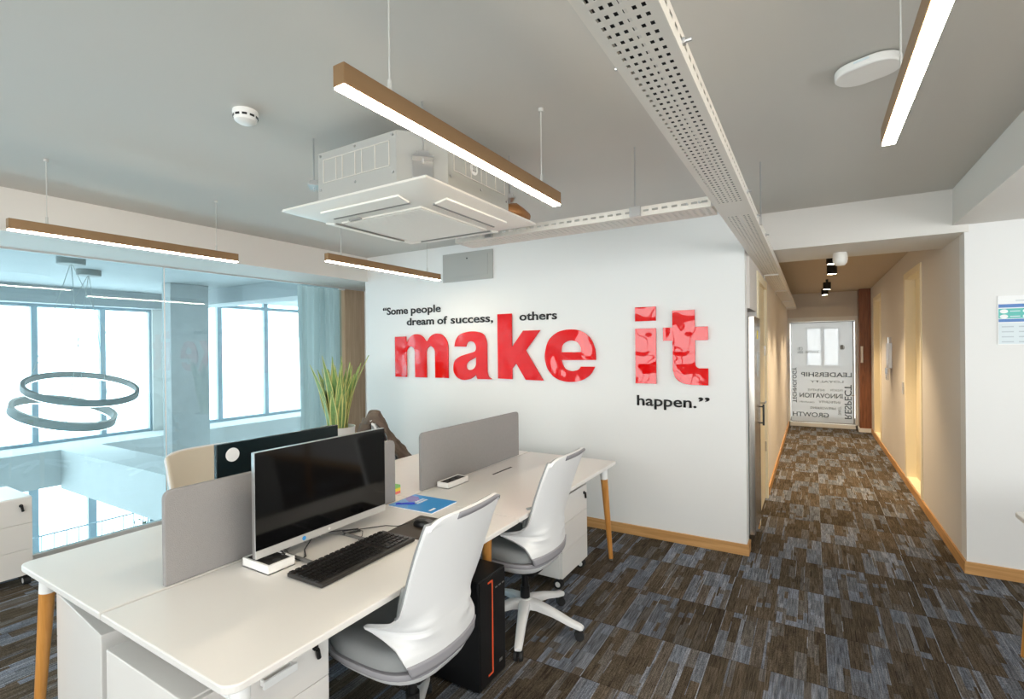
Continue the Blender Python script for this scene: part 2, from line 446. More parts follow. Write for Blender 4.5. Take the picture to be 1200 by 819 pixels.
# floor and its carpet tiles
floor = struct(MB().box(-5.2, 4.0, -3.0, 4.66, -0.12, -0.006).box(-0.6, 1.1, 4.66, 13.2, -0.12, -0.006)
               .box(-5.2, -0.6, 4.66, 4.9, -0.12, -0.006).build('floor', M['carpet']))
PX, PY = 0.5165, 0.5065
def tile_mesh(seed):
    rnd = random.Random(seed)
    blue = [rgb(116, 121, 132), rgb(109, 114, 124), rgb(124, 127, 135), rgb(104, 107, 114)]
    brown = [rgb(88, 78, 67), rgb(82, 73, 62), rgb(92, 82, 71), rgb(77, 68, 58)]
    dark = [rgb(58, 50, 43), rgb(64, 55, 47)]
    mid = [rgb(98, 93, 88), rgb(94, 86, 78), rgb(101, 97, 94)]
    pale = [rgb(142, 145, 152), rgb(134, 137, 144)]
    faces = []
    hw = PX/2
    def half(xa, xb, main, alt, pa):
        x = xa
        while x < xb-1e-4:
            wd = rnd.choice((.012, .02, .03, .045, .055)); x2 = min(xb, x+wd)
            if xb-x2 < .012: x2 = xb
            y = -PY/2
            while y < PY/2-1e-4:
                ln = rnd.choice((.06, .1, .14, .2, .28)); y2 = min(PY/2, y+ln)
                if PY/2-y2 < .05: y2 = PY/2
                c = rnd.choice(main) if rnd.random() > pa else rnd.choice(alt)
                faces.append((x, x2, y, y2, c)); y = y2
            if rnd.random() < .5 and xb-x2 > .03:
                y0 = -PY/2+rnd.choice((0, .08, .2)); y1 = min(PY/2, y0+rnd.choice((.12, .2, .3))); t = x2+.0035
                c = rnd.choice(dark if rnd.random() < .55 else pale)
                if y0 > -PY/2+.001: faces.append((x2, t, -PY/2, y0, main[0]))
                faces.append((x2, t, y0, y1, c))
                if y1 < PY/2-.001: faces.append((x2, t, y1, PY/2, main[1]))
                x2 = t
            x = x2
    half(-hw, 0.0, brown, mid+mid+[blue[3]], .20)
    half(0.0, hw-.006, blue, mid+mid+brown, .30)
    faces.append((hw-.006, hw, -PY/2, PY/2, pale[1]))
    g = .0012; V = []; F = []; C = []
    for x0, x1, y0, y1, c in faces:
        x0 = max(x0, -hw+g); x1 = min(x1, hw-g); y0 = max(y0, -PY/2+g); y1 = min(y1, PY/2-g)
        i = len(V); V += [(x0,y0,0),(x1,y0,0),(x1,y1,0),(x0,y1,0)]; F.append((i,i+1,i+2,i+3)); C.append(c)
    q = [(-hw+g,-PY/2+g),(hw-g,-PY/2+g),(hw-g,PY/2-g),(-hw+g,PY/2-g)]
    for a, b in zip(q, q[1:]+q[:1]):
        i = len(V); V += [(a[0],a[1],-.006),(b[0],b[1],-.006),(b[0],b[1],0),(a[0],a[1],0)]; F.append((i,i+1,i+2,i+3)); C.append(dark[0])
    me = bpy.data.meshes.new('carpet_tile'); me.from_pydata(V, [], F)
    ca = me.color_attributes.new('Col', 'FLOAT_COLOR', 'CORNER')
    for p in me.polygons:
        for li in p.loop_indices: ca.data[li].color = C[p.index]
    me.materials.append(M['carpet_tile']); return me
TMS = [tile_mesh(q) for q in (11, 23, 37, 52)]
def in_view(x, y, z=0, mx=60):
    d = Vector((x, y, z))-Vector((0, 0, CAM_H)); q = d.dot(fwd)
    if q < .1: return False
    return -mx < 600+F_PX*d.dot(CR)/q < 1200+mx and 409.5-F_PX*d.dot(CU)/q < 819+mx
for i in range(-11, 8):
    for j in range(-12, 16):
        cx, cy = .05+PX*(i+.5), 3.775+PY*(j+.5)
        if not any(in_view(cx+a*PX/2, cy+b*PY/2) for a in (-1, 1) for b in (-1, 1)): continue
        if cx-PX/2 < -5.2 or cx > 2.2: continue
        if cy > 4.62 and not (-.45 < cx < 1.0): continue
        if cy > 4.3 and cx < -.45: continue
        if cy < 4.3 and cy > 3.9 and cx < -4.6: continue
        if cy > 11.3: continue
        o = bpy.data.objects.new('carpet_tile', TMS[(i*3+j*5) % 4]); COL.objects.link(o); o.parent = floor
        o.location = (cx, cy, 0); o.rotation_euler = (0, 0, 0 if j % 2 else PI)

# ceiling
struct(MB().box(XG-.1, 4.0, -3.0, YR+.02, ZC, ZC+.15).box(XG-.1, -.4, YR+.02, 4.9, ZC, ZC+.15).build('ceiling', M['ceiling']))
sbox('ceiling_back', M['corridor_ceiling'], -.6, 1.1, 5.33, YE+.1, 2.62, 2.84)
# walls
wb = sbox('wall_back', M['wall'], -4.54, -.44, YW, YW+.13, 0, ZC)
sbox('wall_right', M['wall'], XR, 4.0, YR, YR+.14, 0, ZC)
rw = MB().box(4.0, 4.2, -3.0, 4.77, 0, .75).box(4.0, 4.2, -3, 4.77, 2.4, ZC).box(4, 4.2, -3, -2.2, .75, 2.4).box(4, 4.2, 3.4, 4.77, .75, 2.4)
struct(rw.build('wall_side', M['wall']))
rr = MB().box(-5.3, 4.2, -3.2, -3.0, 0, .75).box(-5.3, 4.2, -3.2, -3.0, 2.4, ZC).box(-5.3, -4.5, -3.2, -3, .75, 2.4).box(3.3, 4.2, -3.2, -3, .75, 2.4)
struct(rr.build('wall_rear', M['wall']))
# rear and side windows, unseen, added to let in fill light
def window_row(name, x0, x1, y0, y1, z0, z1, n, alongx):
    b = MB()
    for k in range(n+1):
        t = k/n
        if alongx: c = x0+(x1-x0)*t; b.box(c-.04, c+.04, y0-.04, y0+.04, z0, z1)
        else: c = y0+(y1-y0)*t; b.box(x0-.04, x0+.04, c-.04, c+.04, z0, z1)
    if alongx: b.box(x0, x1, y0-.05, y0+.05, z0-.02, z0+.05).box(x0, x1, y0-.04, y0+.04, z1-.05, z1+.02)
    else: b.box(x0-.05, x0+.05, y0, y1, z0-.02, z0+.05).box(x0-.04, x0+.04, y0, y1, z1-.05, z1+.02)
    o = struct(b.build(name, M['window_frame']))
    g = MB()
    if alongx: g.box(x0, x1, y0-.004, y0+.004, z0, z1)
    else: g.box(x0-.004, x0+.004, y0, y1, z0, z1)
    g.build('pane', M['clear_glass'], o)
    return o
window_row('window_added_1', -4.5, 3.3, -3.12, -3.12, .75, 2.4, 6, True)
window_row('window_added_2', 4.12, 4.12, -2.2, 3.4, .75, 2.4, 4, False)

# beams
lint = sbox('trim_1', M['beam'], XG-.12, -4.5, -3.0, 4.9, ZL, ZC-.001)         # lintel above the glass
sbox('trim_2', M['beam'], -.44, XR+.02, 4.61, 5.33, 2.382, 2.9)                # beam over the corridor mouth
sbox('trim_3', M['beam'], .85, 1.75, -3.0, YR-.002, 2.434, ZC-.001)            # long beam at right
# wall behind glass end
sbox('wall_left', M['wall'], XG-.12, -.6, 4.79, 4.93, 0, ZC)

# corridor
cw = MB().box(-.6, XL, 4.86, 4.92, 0, 2.9).box(-.6, XL, 5.95, 13.1, 0, 2.9).box(-.6, XL, 4.92, 5.95, 2.27, 2.9).box(-.6, XL, 4.33, 4.86, 1.9, 2.9).box(-1.1, -.44, 4.33, 4.34, 0, 2.9).box(-.62, -.6, 4.33, 4.9, 0, 2.9)
struct(cw.build('wall_west', M['corridor']))
D1 = (6.22, 7.25); D2 = (9.6, 10.62)
cr = MB()
ys = [YR+.14, D1[0], D1[1], D2[0], D2[1], 13.1]
for a, b in ((0, 1), (2, 3), (4, 5)): cr.box(XR, XR+.2, ys[a], ys[b], 0, 2.9)
cr.box(XR, XR+.2, D1[0], D1[1], 2.40, 2.9).box(XR, XR+.2, D2[0], D2[1], 2.40, 2.9).box(XR, XR+.2, D1[0], D1[1], 0, .085).box(XR, XR+.2, D2[0], D2[1], 0, .085)
struct(cr.build('wall_east', M['corridor']))
# corridor end: header, frame, frosted glass door
struct(MB().box(XL, .735, YE-.06, YE+.1, 2.145, 2.36).box(XL, .735, YE-.01, YE+.1, 2.36, 2.62).build('wall_north', M['corridor']))
de = struct(MB().box(XL, .748, YE-.06, YE+.04, 2.06, 2.145).box(XL, XL+.03, YE-.06, YE+.04, .0, 2.06).box(.69, .748, YE-.06, YE+.04, .0, 2.06)
            .box(XL, .748, YE-.06, YE+.04, .0, .075).build('door_1', M['white_metal']))
pane = MB().box(XL+.05, .655, YE-.02, YE-.008, .1, 2.04).build('glass_leaf', M['frost'], de)
MB().box(.655, .672, YE-.03, YE+.0, .09, 2.05).box(XL+.03, .69, YE-.03, YE, 2.04, 2.055).box(XL+.03, .69, YE-.03, YE, .085, .1).build('leaf_edge', M['line_grey'], de)
MB().box(.655, .675, YE-.07, YE-.03, .62, .66).tube((.665, YE-.07, .64), (.62, YE-.07, .64), .008).build('door_handle', M['chrome'], de)
def ftext(s, x_right, z, height, width=None, rot=0, pale=False):
    """mirrored lettering on the corridor side of the glass: starts at the right edge and runs left"""
    me = text_mesh('lettering', s, width, height, .012, .002, 'H')
    me.materials.append(M['frost_text_pale' if pale else 'frost_text'])
    o = bpy.data.objects.new('lettering', me); COL.objects.link(o); o.parent = de
    base = Matrix(((-1, 0, 0, 0), (0, 0, 1, 0), (0, 1, 0, 0), (0, 0, 0, 1)))
    o.matrix_local = T(x_right, YE-.024, z) @ base @ RZ(rot)
    return o
def gx(px): return -.419+(px-923.3)/(1006.5-923.3)*1.167
def gz(py): return 2.128-(py-372.5)/(501.8-372.5)*2.10
ftext('GROWTH', gx(972), gz(491.5), .085, gx(972)-gx(928.5))
ftext('INNOVATION', gx(988), gz(468.3), .085, gx(988)-gx(937))
ftext('RESPECT', gx(990.3), gz(492), .11, gz(452)-gz(492), PI/2)
ftext('TECHNOLOGY', gx(928.6), gz(475), .07, gz(432)-gz(475), PI/2)
ftext('LEADERSHIP', gx(998.5), gz(443), .085, gx(998.5)-gx(939))
ftext('INITIATIVE', gx(967), gz(460.5), .045, gx(967)-gx(947), 0, True)
ftext('INTEGRITY', gx(985), gz(474.5), .045, gx(985)-gx(960), 0, True)
ftext('PASSION', gx(988), gz(460), .04, gx(988)-gx(974), 0, True)
ftext('NETWORKING', gx(980), gz(482), .045, gx(980)-gx(950), 0, True)
ftext('LOYALTY', gx(989), gz(450), .04, gx(989)-gx(950), 0, True)
ftext('QUALITY', gx(983), gz(488), .045, gz(478)-gz(488), PI/2, True)
ftext('CREATIVITY', gx(955), gz(475), .03, gx(955)-gx(936), 0, True)
# emblem and company line at the top of the glass
em = MB()
hexp = [(gx(988)+.035*math.cos(t), gz(408)+.05*math.sin(t)) for t in [PI/6+k*PI/3 for k in range(6)]]
for k in range(6):
    a, b = hexp[k], hexp[(k+1) % 6]; em.tube((a[0], YE-.024, a[1]), (b[0], YE-.024, b[1]), .006, n=6)
em.box(gx(986), gx(989), YE-.026, YE-.022, gz(410), gz(405))
em.build('emblem', M['frost_text_pale'], de)
ftext('CTI', gx(941.5), gz(411), .06, gx(941.5)-gx(935), 0, True)
ftext('REN', gx(941.5), gz(415), .05, gx(941.5)-gx(935), 0, True)
ftext('TECHNOPARK', gx(962), gz(414.5), .05, gx(962)-gx(944), 0, True)
# vestibule beyond the glass with its own window
vb = MB().box(-1.2, 1.6, 14.6, 14.7, 0, 1.05).box(-1.2, 1.6, 14.6, 14.7, 2.05, 2.9).box(-1.2, -.15, 14.6, 14.7, 1.05, 2.05).box(.58, 1.6, 14.6, 14.7, 1.05, 2.05)
vb.box(-1.3, -1.2, 13.1, 14.7, 0, .3).box(-1.3, -1.2, 13.1, 14.7, 2.6, 2.9).box(1.6, 1.7, 13.1, 14.7, 0, .3).box(1.6, 1.7, 13.1, 14.7, 2.6, 2.9).box(-1.3, 1.7, 13.1, 14.7, 2.7, 2.9).box(-1.3, 1.7, 13.1, 14.7, -.12, -.006)
vb.box(-1.3, -.6, 13.05, 13.12, 0, 2.9).box(1.1, 1.7, 13.05, 13.12, 0, 2.9).box(-.62, 1.2, YE+.1, 13.1, 2.7, 2.9)
struct(vb.build('wall_outer', M['wall']))
window_row('window_3', -.15, .58, 14.65, 14.65, 1.05, 2.05, 2, True)
window_row('window_added_8', 1.65, 1.65, 13.1, 14.7, .3, 2.6, 2, False)  # this and the next window are added, unseen, to brighten the vestibule
window_row('window_added_9', -1.25, -1.25, 13.1, 14.7, .3, 2.6, 2, False)
# baseboards
sbox('baseboard_back', M['board_wood'], -4.54, -.425, YW-.014, YW, 0, .085, .002)
sbox('baseboard_main', M['board_wood'], -.44, -.425, YW, YW+.13, 0, .085, .002)
sbox('baseboard_right', M['board_wood'], XR-.014, 4.0, YR-.014, YR, 0, .085, .002)
sbox('baseboard_east', M['board_wood'], XR-.014, XR, YR, 11.1, 0, .085, .002)
struct(MB().box(XL, XL+.014, 6.02, YE-.06, 0, .085).box(XL, XL+.014, 4.86, 4.9, 0, .085).build('baseboard_west', M['board_wood']))

# doors in the corridor
def door_right(n, y0, y1):
    fr = MB()
    f = .07
    fr.box(XR-.012, XR+.13, y0, y0+f, .085, 2.40).box(XR-.012, XR+.13, y1-f, y1, .085, 2.40).box(XR-.012, XR+.13, y0+f, y1-f, 2.33, 2.40).box(XR-.005, XR+.13, y0+f, y1-f, .085, .10)
    o = struct(fr.build('door_%d' % n, M['door_frame'], bevel=.002))
    lf = MB().box(XR+.085, XR+.125, y0+f, y1-f, .10, 2.33).build('door_leaf', M['door_cream'], o)
    h = MB(); yy = y0+f+.07
    h.box(XR+.078, XR+.086, yy-.02, yy+.02, .98, 1.2).tube((XR+.085, yy, 1.15), (XR+.03, yy, 1.15), .009).tube((XR+.035, yy, 1.15), (XR+.035, yy+.13, 1.15), .009)
    h.tube((XR+.085, yy, 1.03), (XR+.04, yy, 1.03), .012)
    h.build('door_handle', M['chrome'], o)
    return o
door_right(2, *D1); door_right(3, *D2)
fr = MB().box(XL-.1, XL+.012, 4.92, 5.0, 0, 2.27).box(XL-.1, XL+.012, 5.87, 5.95, 0, 2.27).box(XL-.1, XL+.012, 5.0, 5.87, 2.19, 2.27)
o = struct(fr.build('door_4', M['door_frame'], bevel=.002))
MB().box(XL-.06, XL-.015, 5.0, 5.87, 0.01, 2.19).build('door_leaf', M['door_cream'], o)
MB().tube((XL-.02, 5.1, 1.08), (XL+.045, 5.1, 1.08), .009).tube((XL+.04, 5.1, 1.08), (XL+.04, 5.24, 1.08), .009).box(XL-.015, XL-.008, 5.08, 5.12, .92, 1.14).build('door_handle', M['chrome'], o)
MB().tube((XL-.008, 5.86, .5), (XL-.008, 5.86, .6), .01).tube((XL-.008, 5.86, 1.5), (XL-.008, 5.86, 1.6), .01).build('hinge', M['chrome'], o)

# wooden post at the corridor end with its white foot
wp = struct(MB().box(.735, XR, 11.15, YE+.1, 0.07, 2.62).build('trim_4', M['post_wood']))
MB().box(.72, XR, 11.13, YE+.1, 0, .07).build('foot', M['white_plastic'], wp)

# glass partition
gp = struct(MB().box(XG-.03, XG+.03, -3.0, 4.79, 0.0, .045).box(XG-.02, XG+.02, -3.0, 4.79, ZL-.012, ZL).build('window_4', M['concrete']))
MB().box(XG-.006, XG+.006, -3.0, 2.341, .045, ZL-.012).build('glass_pane', M['glass'], gp)
MB().box(XG-.006, XG+.006, 2.351, 4.40, .045, ZL-.012).build('glass_pane', M['glass'], gp)
MB().box(XG-.006, XG+.008, 2.341, 2.351, .045, ZL-.012).build('glass_joint', M['white_plastic'], gp)
MB().box(XG-.01, XG+.03, 4.36, 4.44, ZL-.03, ZL-.012).build('clip', M['white_plastic'], gp)
sbox('trim_5', M['panel_wood'], XG-.1, XG+.0, 4.46, 4.79, 0, ZL)
# curtain
def cur(u, v):
    y = 3.90+u*.80+.012*math.sin(v*5+u*9)
    return (-5.36+.045*math.sin(u*2*PI*10+.6*math.sin(u*17))+.012*math.sin(u*47)-.01*v, y, .03+v*2.37)
ct = MB().grid(cur, 120, 8).build('curtain', M['curtain'], smooth=180)
tag(ct, 'grey sheer curtain gathered behind the end of the glass partition', 'curtain')

# ------------------------------------------------------------------ atrium beyond the glass
AW = -10.9
struct(MB().box(AW-.1, -10.03, -3.0, 9.0, -.45, .1).build('trim_6', M['concrete']))
struct(MB().box(-10.03, XG-.06, 3.05, 3.57, -.5, .1).build('trim_7', M['concrete']))
struct(MB().box(XG-.06, XG, -3.0, 4.9, -.45, 0).build('trim_8', M['concrete']))
struct(MB().box(AW-.15, XG-.12, -3.0, 9.2, ZC, ZC+.15).build('ceiling_far', M['atrium_paint']))
struct(MB().box(AW-.05, AW+.35, -3.0, 4.8, 2.41, ZC).build('trim_9', M['atrium_paint']))
struct(MB().box(AW, XG-.12, 4.82, 5.25, 2.43, ZC-.001).build('trim_10', M['atrium_paint']))
struct(MB().box(AW-.05, AW+.12, 4.66, 5.03, -3.2, 2.43).build('wall_far', M['beam']))
struct(MB().box(-8.9, -8.62, 3.98, 4.56, -3.2, ZC).build('trim_11', M['column'], bevel=.01))
struct(MB().box(AW-.3, -4.5, -4.0, 10.0, -3.4, -3.2).build('floor_low', M['concrete']))
struct(MB().box(AW, XG-.1, 9.0, 9.15, -3.2, ZC).box(AW, XG-.1, -3.15, -3.0, -3.2, ZC).build('wall_low', M['wall']))
struct(MB().box(XG-.1, XG, -3, 9.0, -3.2, -.45).box(XG-.12, XG-.06, 4.93, 9.0, -.45, ZC).build('wall_inner', M['wall']))
def mullions(name, ysm, z0, z1, rails, wdt=.08):
    b = MB()
    for y in ysm: b.box(AW-.03, AW+.07, y-wdt/2, y+wdt/2, z0, z1)
    for r, h in rails: b.box(AW-.03, AW+.06, ysm[0], ysm[-1], r, r+h)
    o = struct(b.build(name, M['window_frame']))
    for a, c in zip(ysm, ysm[1:]):
        MB().box(AW+.01, AW+.018, a+wdt/2, c-wdt/2, z0+.03, z1-.03).build('pane', M['clear_glass'], o)
    return o
mullions('window_5', [-2.85, -1.85, -.87, .1, 1.08, 2.04, 2.985, 3.90, 4.66], .1, 2.41, [(.1, .05), (2.36, .05)])
mullions('window_6', [5.03, 5.95, 7.01, 8.0, 9.0], .1, ZC, [(.1, .06), (2.53, .07)], .1)
mullions('window_7', [-3.0, -1.8, -.6, .6, 1.8, 2.95, 3.72, 4.66, 5.03, 6.0, 7.0, 8.0, 9.0], -3.2, -.45, [(-3.2, .1), (-.52, .08)], .12)
# thin railing on the lower floor, outside-looking plants
rl = MB()
for k in range(12): rl.tube((-10.7, 3.0+k*.16, -3.2), (-10.7, 3.0+k*.16, -1.35), .008, n=6)
rl.tube((-10.7, 2.9, -1.35), (-10.7, 4.9, -1.35), .014, n=6)
tag(rl.build('railing', M['window_frame']), 'thin grey railing by the lower floor windows', 'railing')
def bush(x, y, z0, h, label):
    root = empty('potted_shrub', (x, y, z0))
    rnd = random.Random(int(x*10+y*77))
    MB().lathe([(0, 0), (.12, 0), (.16, .3), (.14, .3), (.13, .27), (0, .27)], 16).build('pot', M['white_plastic'], root, smooth=40)
    st = MB(); lf = MB()
    for k in range(9):
        a = rnd.uniform(0, 2*PI); r = rnd.uniform(.1, .3); tip = Vector((r*math.cos(a), r*math.sin(a), h*rnd.uniform(.7, 1)))
        st.path([(0, 0, .25), tip*.5+Vector((0, 0, .1)), tip], .006, 5)
        for q in range(10):
            c = tip*rnd.uniform(.55, 1.05)+Vector((rnd.uniform(-.07, .07), rnd.uniform(-.07, .07), rnd.uniform(-.05, .05)))
            d = Vector((rnd.uniform(-1, 1), rnd.uniform(-1, 1), rnd.uniform(-.3, .8))).normalized()*.09; e = d.cross(Vector((0, 0, 1))).normalized()*.03
            lf.poly([c, c+d*.5+e, c+d, c+d*.5-e])
    st.build('stem', M['soil'], root); f = lf.build('leaves', M['foliage'], root); f['kind'] = 'stuff'
    return tag(root, label, 'plant', None)
bush(-10.2, 2.95, -3.2, 1.75, 'leafy shrub on the lower floor, left of the window post')
bush(-10.2, 4.3, -3.2, 2.05, 'leafy shrub on the lower floor, right of the window post')

# ring pendants in the atrium
def ring(name, ctr, r, tilt_r, beta, hgt, canopy, label):
    root = empty(name, ctr)
    F = Vector((fwd.x, fwd.y, 0)).normalized(); R = rgt.copy(); U = Vector((0, 0, 1))
    view = (Vector(ctr)-Vector((0, 0, CAM_H))); view.z = 0; view.normalize(); side = Vector((view.y, -view.x, 0))
    A = side*math.cos(tilt_r)-U*math.sin(tilt_r); B = view*math.cos(beta)+U*math.sin(beta); N = A.cross(B).normalized()
    if N.z < 0: N = -N
    n = 64; b = MB(); e = MB()
    def pt(k, rr, h): t = 2*PI*k/n; return (A*math.cos(t)+B*math.sin(t))*rr+N*h
    for L, prof in ((b, [(r, hgt/2), (r, -hgt/2), (r-.035, -hgt/2+.004), (r-.035, hgt/2)]), (e, [(r-.004, -hgt/2-.004), (r-.031, -hgt/2-.004), (r-.031, -hgt/2+.002), (r-.004, -hgt/2+.002)])):
        V = [[L.bm.verts.new(pt(k, rr, h)) for rr, h in prof] for k in range(n)]
        for k in range(n):
            for q in range(4): L.bm.faces.new((V[k][q], V[k][(q+1)%4], V[(k+1)%n][(q+1)%4], V[(k+1)%n][q]))
    b.build('ring', M['line_grey'], root, smooth=40); e.build('light_strip', M['led_far'], root)
    cx = Vector(canopy)-Vector(ctr)
    MB().lathe([(0, 0), (.13, 0), (.13, -.07), (.12, -.08), (0, -.08)], 32, T(*cx)).build('canopy', M['line_grey'], root, smooth=40)
    for k in (5, 27, 48):
        MB().tube(cx-Vector((0, 0, .05)), pt(k, r-.017, hgt/2), .004, n=6).build('wire', M['wire'], root)
    return tag(root, label, 'pendant lamp', None)
ring('ring_pendant', (-7.0, 2.33, 1.207), .51, .12, .27, .065, (-7.25, 2.32, ZC), 'upper ring pendant lamp, nearly level, hanging beyond the glass')
ring('ring_pendant', (-7.0, 2.17, .955), .455, .22, .24, .09, (-8.15, 2.79, ZC), 'lower ring pendant lamp, tilted down to the right beyond the glass')

# ================================================================== CEILING THINGS
def strip_light(x, y0, y1, z, wires, label):
    root = empty('linear_pendant', (x, (y0+y1)/2, z)); L = (y1-y0)/2; W = .021; H = .062
    MB().box(-W, W, -L, L, .006, H).build('housing', M['bronze'], root, bevel=.0015)
    MB().box(-W+.003, W-.003, -L+.003, L-.003, 0, .006).build('diffuser', M['led'], root)
    for wy in wires:
        wv = MB().tube((0, wy-(y0+y1)/2, H), (0, wy-(y0+y1)/2, ZC-z), .0025, n=6).build('wire', M['wire'], root)
        MB().tube((0, wy-(y0+y1)/2, H), (0, wy-(y0+y1)/2, H+.04), .006, n=8).build('clamp', M['wire'], wv); MB().tube((0, wy-(y0+y1)/2, ZC-z-.015), (0, wy-(y0+y1)/2, ZC-z), .012, n=10).build('ceiling_cap', M['wire'], wv)
    return tag(root, label, 'pendant lamp')
strip_light(-1.047, .886, 2.181, 2.287, (1.07, 2.02), 'bronze linear pendant lamp hanging in front of the air conditioner')
strip_light(-3.67, .908, 2.15, 2.265, (1.07, 2.0), 'bronze linear pendant lamp at far left above the glass edge')
strip_light(-3.09, 2.484, 3.795, 2.265, (2.62, 3.62), 'short-looking bronze linear pendant lamp behind the air conditioner')
strip_light(.228, .45, 2.136, 2.287, (.7, 1.85), 'bright linear pendant lamp at upper right beside the oval access point')

# air conditioning cassette
def aircon():
    cx, cy = -1.82, 2.05; root = empty('ceiling_air_conditioner', (cx, cy, 2.27)); h = .475
    def pan(u, v):
        a, b = 2*u-1, 2*v-1; m = max(abs(a), abs(b))
        return (a*h, b*h, .042*(m**4)-.004)
    p = MB().grid(pan, 28, 28)
    p.grid(lambda u, v: ((2*u-1)*h*.99, (2*v-1)*h*.99, .05), 1, 1)
    for s in range(4):
        R = RZ(s*PI/2)
        p.grid(lambda u, v: R @ Vector(((2*u-1)*h*(1-.01*v), -h*(1-.01*v), .038+.012*v)), 1, 1)
    p.build('face_panel', M['unit_plastic'], root, smooth=35)
    g = MB(); gs = .27
    g.box(-gs, gs, -gs, gs, -.008, .004)
    gr = g.build('grille', M['grille'], root, bevel=.002)
    sl = MB()
    for k in range(36):
        y = -gs+.015+k*.0146; sl.box(-gs+.01, gs-.01, y, y+.006, -.0105, -.007)
    o = sl.build('slats', M['unit_plastic'], gr); o['kind'] = 'stuff'
    for s in range(4):
        R = RZ(s*PI/2)
        lv = MB().box(-.26, .26, -.036, .036, -.006, .006, R @ T(0, -.375, .0105) @ RX(-.17)).build('louver', M['unit_plastic'], root, bevel=.003)
        MB().box(-.255, .255, -.334, -.326, -.0015, .006, R).build('outlet_slot', M['line_grey'], lv)
    for s in range(4):
        R = RZ(s*PI/2)
        MB().box(-.0015, .0015, -.47, -.43, .02, .0345, R @ RZ(.62) @ T(0, -.02, 0)).build('seam', M['line_grey'], root)
    MB().box(.12, .2, .272, .286, -.008, 0, RZ(PI)).build('badge', M['line_grey'], root)
    b, c = .42, .16
    oct_ = [(-b, -b+c), (-b+c, -b), (b-c, -b), (b, -b+c), (b, b-c), (b-c, b), (-b+c, b), (-b, b-c)]
    bo = MB().prism(oct_, .05, .30).build('body', M['unit_metal'], root)
    for s in range(4):
        R = RZ(s*PI/2)
        e = MB(); y = -b-.002
        e.box(-.22, .22, y-.002, y+.002, .15, .153, R).box(-.22, .22, y-.002, y+.002, .26, .263, R)
        for xx in (-.22, -.13, -.085, .0, .045, .13, .217): e.box(xx, xx+.003, y-.002, y+.002, .15, .263, R)
        e.build('embossed_panel', M['grille'], bo)
        sc_ = MB()
        for xx in (-.24, 0, .24): sc_.tube(R @ Vector((xx, y+.003, .12)), R @ Vector((xx, y-.003, .12)), .006, n=8).tube(R @ Vector((xx, y+.003, .285)), R @ Vector((xx, y-.003, .285)), .006, n=8)
        sc_.build('screws', M['silver'], bo)['kind'] = 'stuff'
    for s in range(4):
        R = RZ(s*PI/2+PI/4)
        d = b*math.sqrt(2)-c/math.sqrt(2)
        br = MB().box(-.045, .045, -d-.06, -d, .17, .18, R).box(-.045, .045, -d-.006, -d, .09, .18, R).box(-.025, .025, -d-.05, -d-.015, .18, .2, R).build('bracket', M['silver'], root)
        q = R @ Vector((0, -d-.035, .15))
        MB().tube(q, (q.x, q.y, ZC-2.27), .004, n=8).build('threaded_rod', M['silver'], br)
        MB().box(-.02, .02, -d-.003, -d, .2, .24, R).build('plate', M['unit_metal'], br)
    # round sticker with letters on the right-hand side of the body
    st = MB().tube((b+.001, -.06, .205), (b+.004, -.06, .205), .03, n=24).build('sticker', M['white_plastic'], bo)
    me = text_mesh('letters', 'SS', .03, .026, .02, .001, 'H'); me.materials.append(M['line_grey'])
    t = bpy.data.objects.new('letters', me); COL.objects.link(t); t.parent = st
    t.matrix_local = T(b+.0045, -.075, .192) @ RZ(PI/2) @ RX(PI/2)
    MB().path([(.3, b, .14), (.32, b+.06, .14), (.33, b+.13, .13), (.33, b+.2, .135)], [.035, .05, .045, .03], 12).build('insulated_pipe', M['copper'], root, smooth=60)
    return tag(root, 'white ceiling air conditioner cassette hung from rods above the desks', 'air conditioner')
aircon()

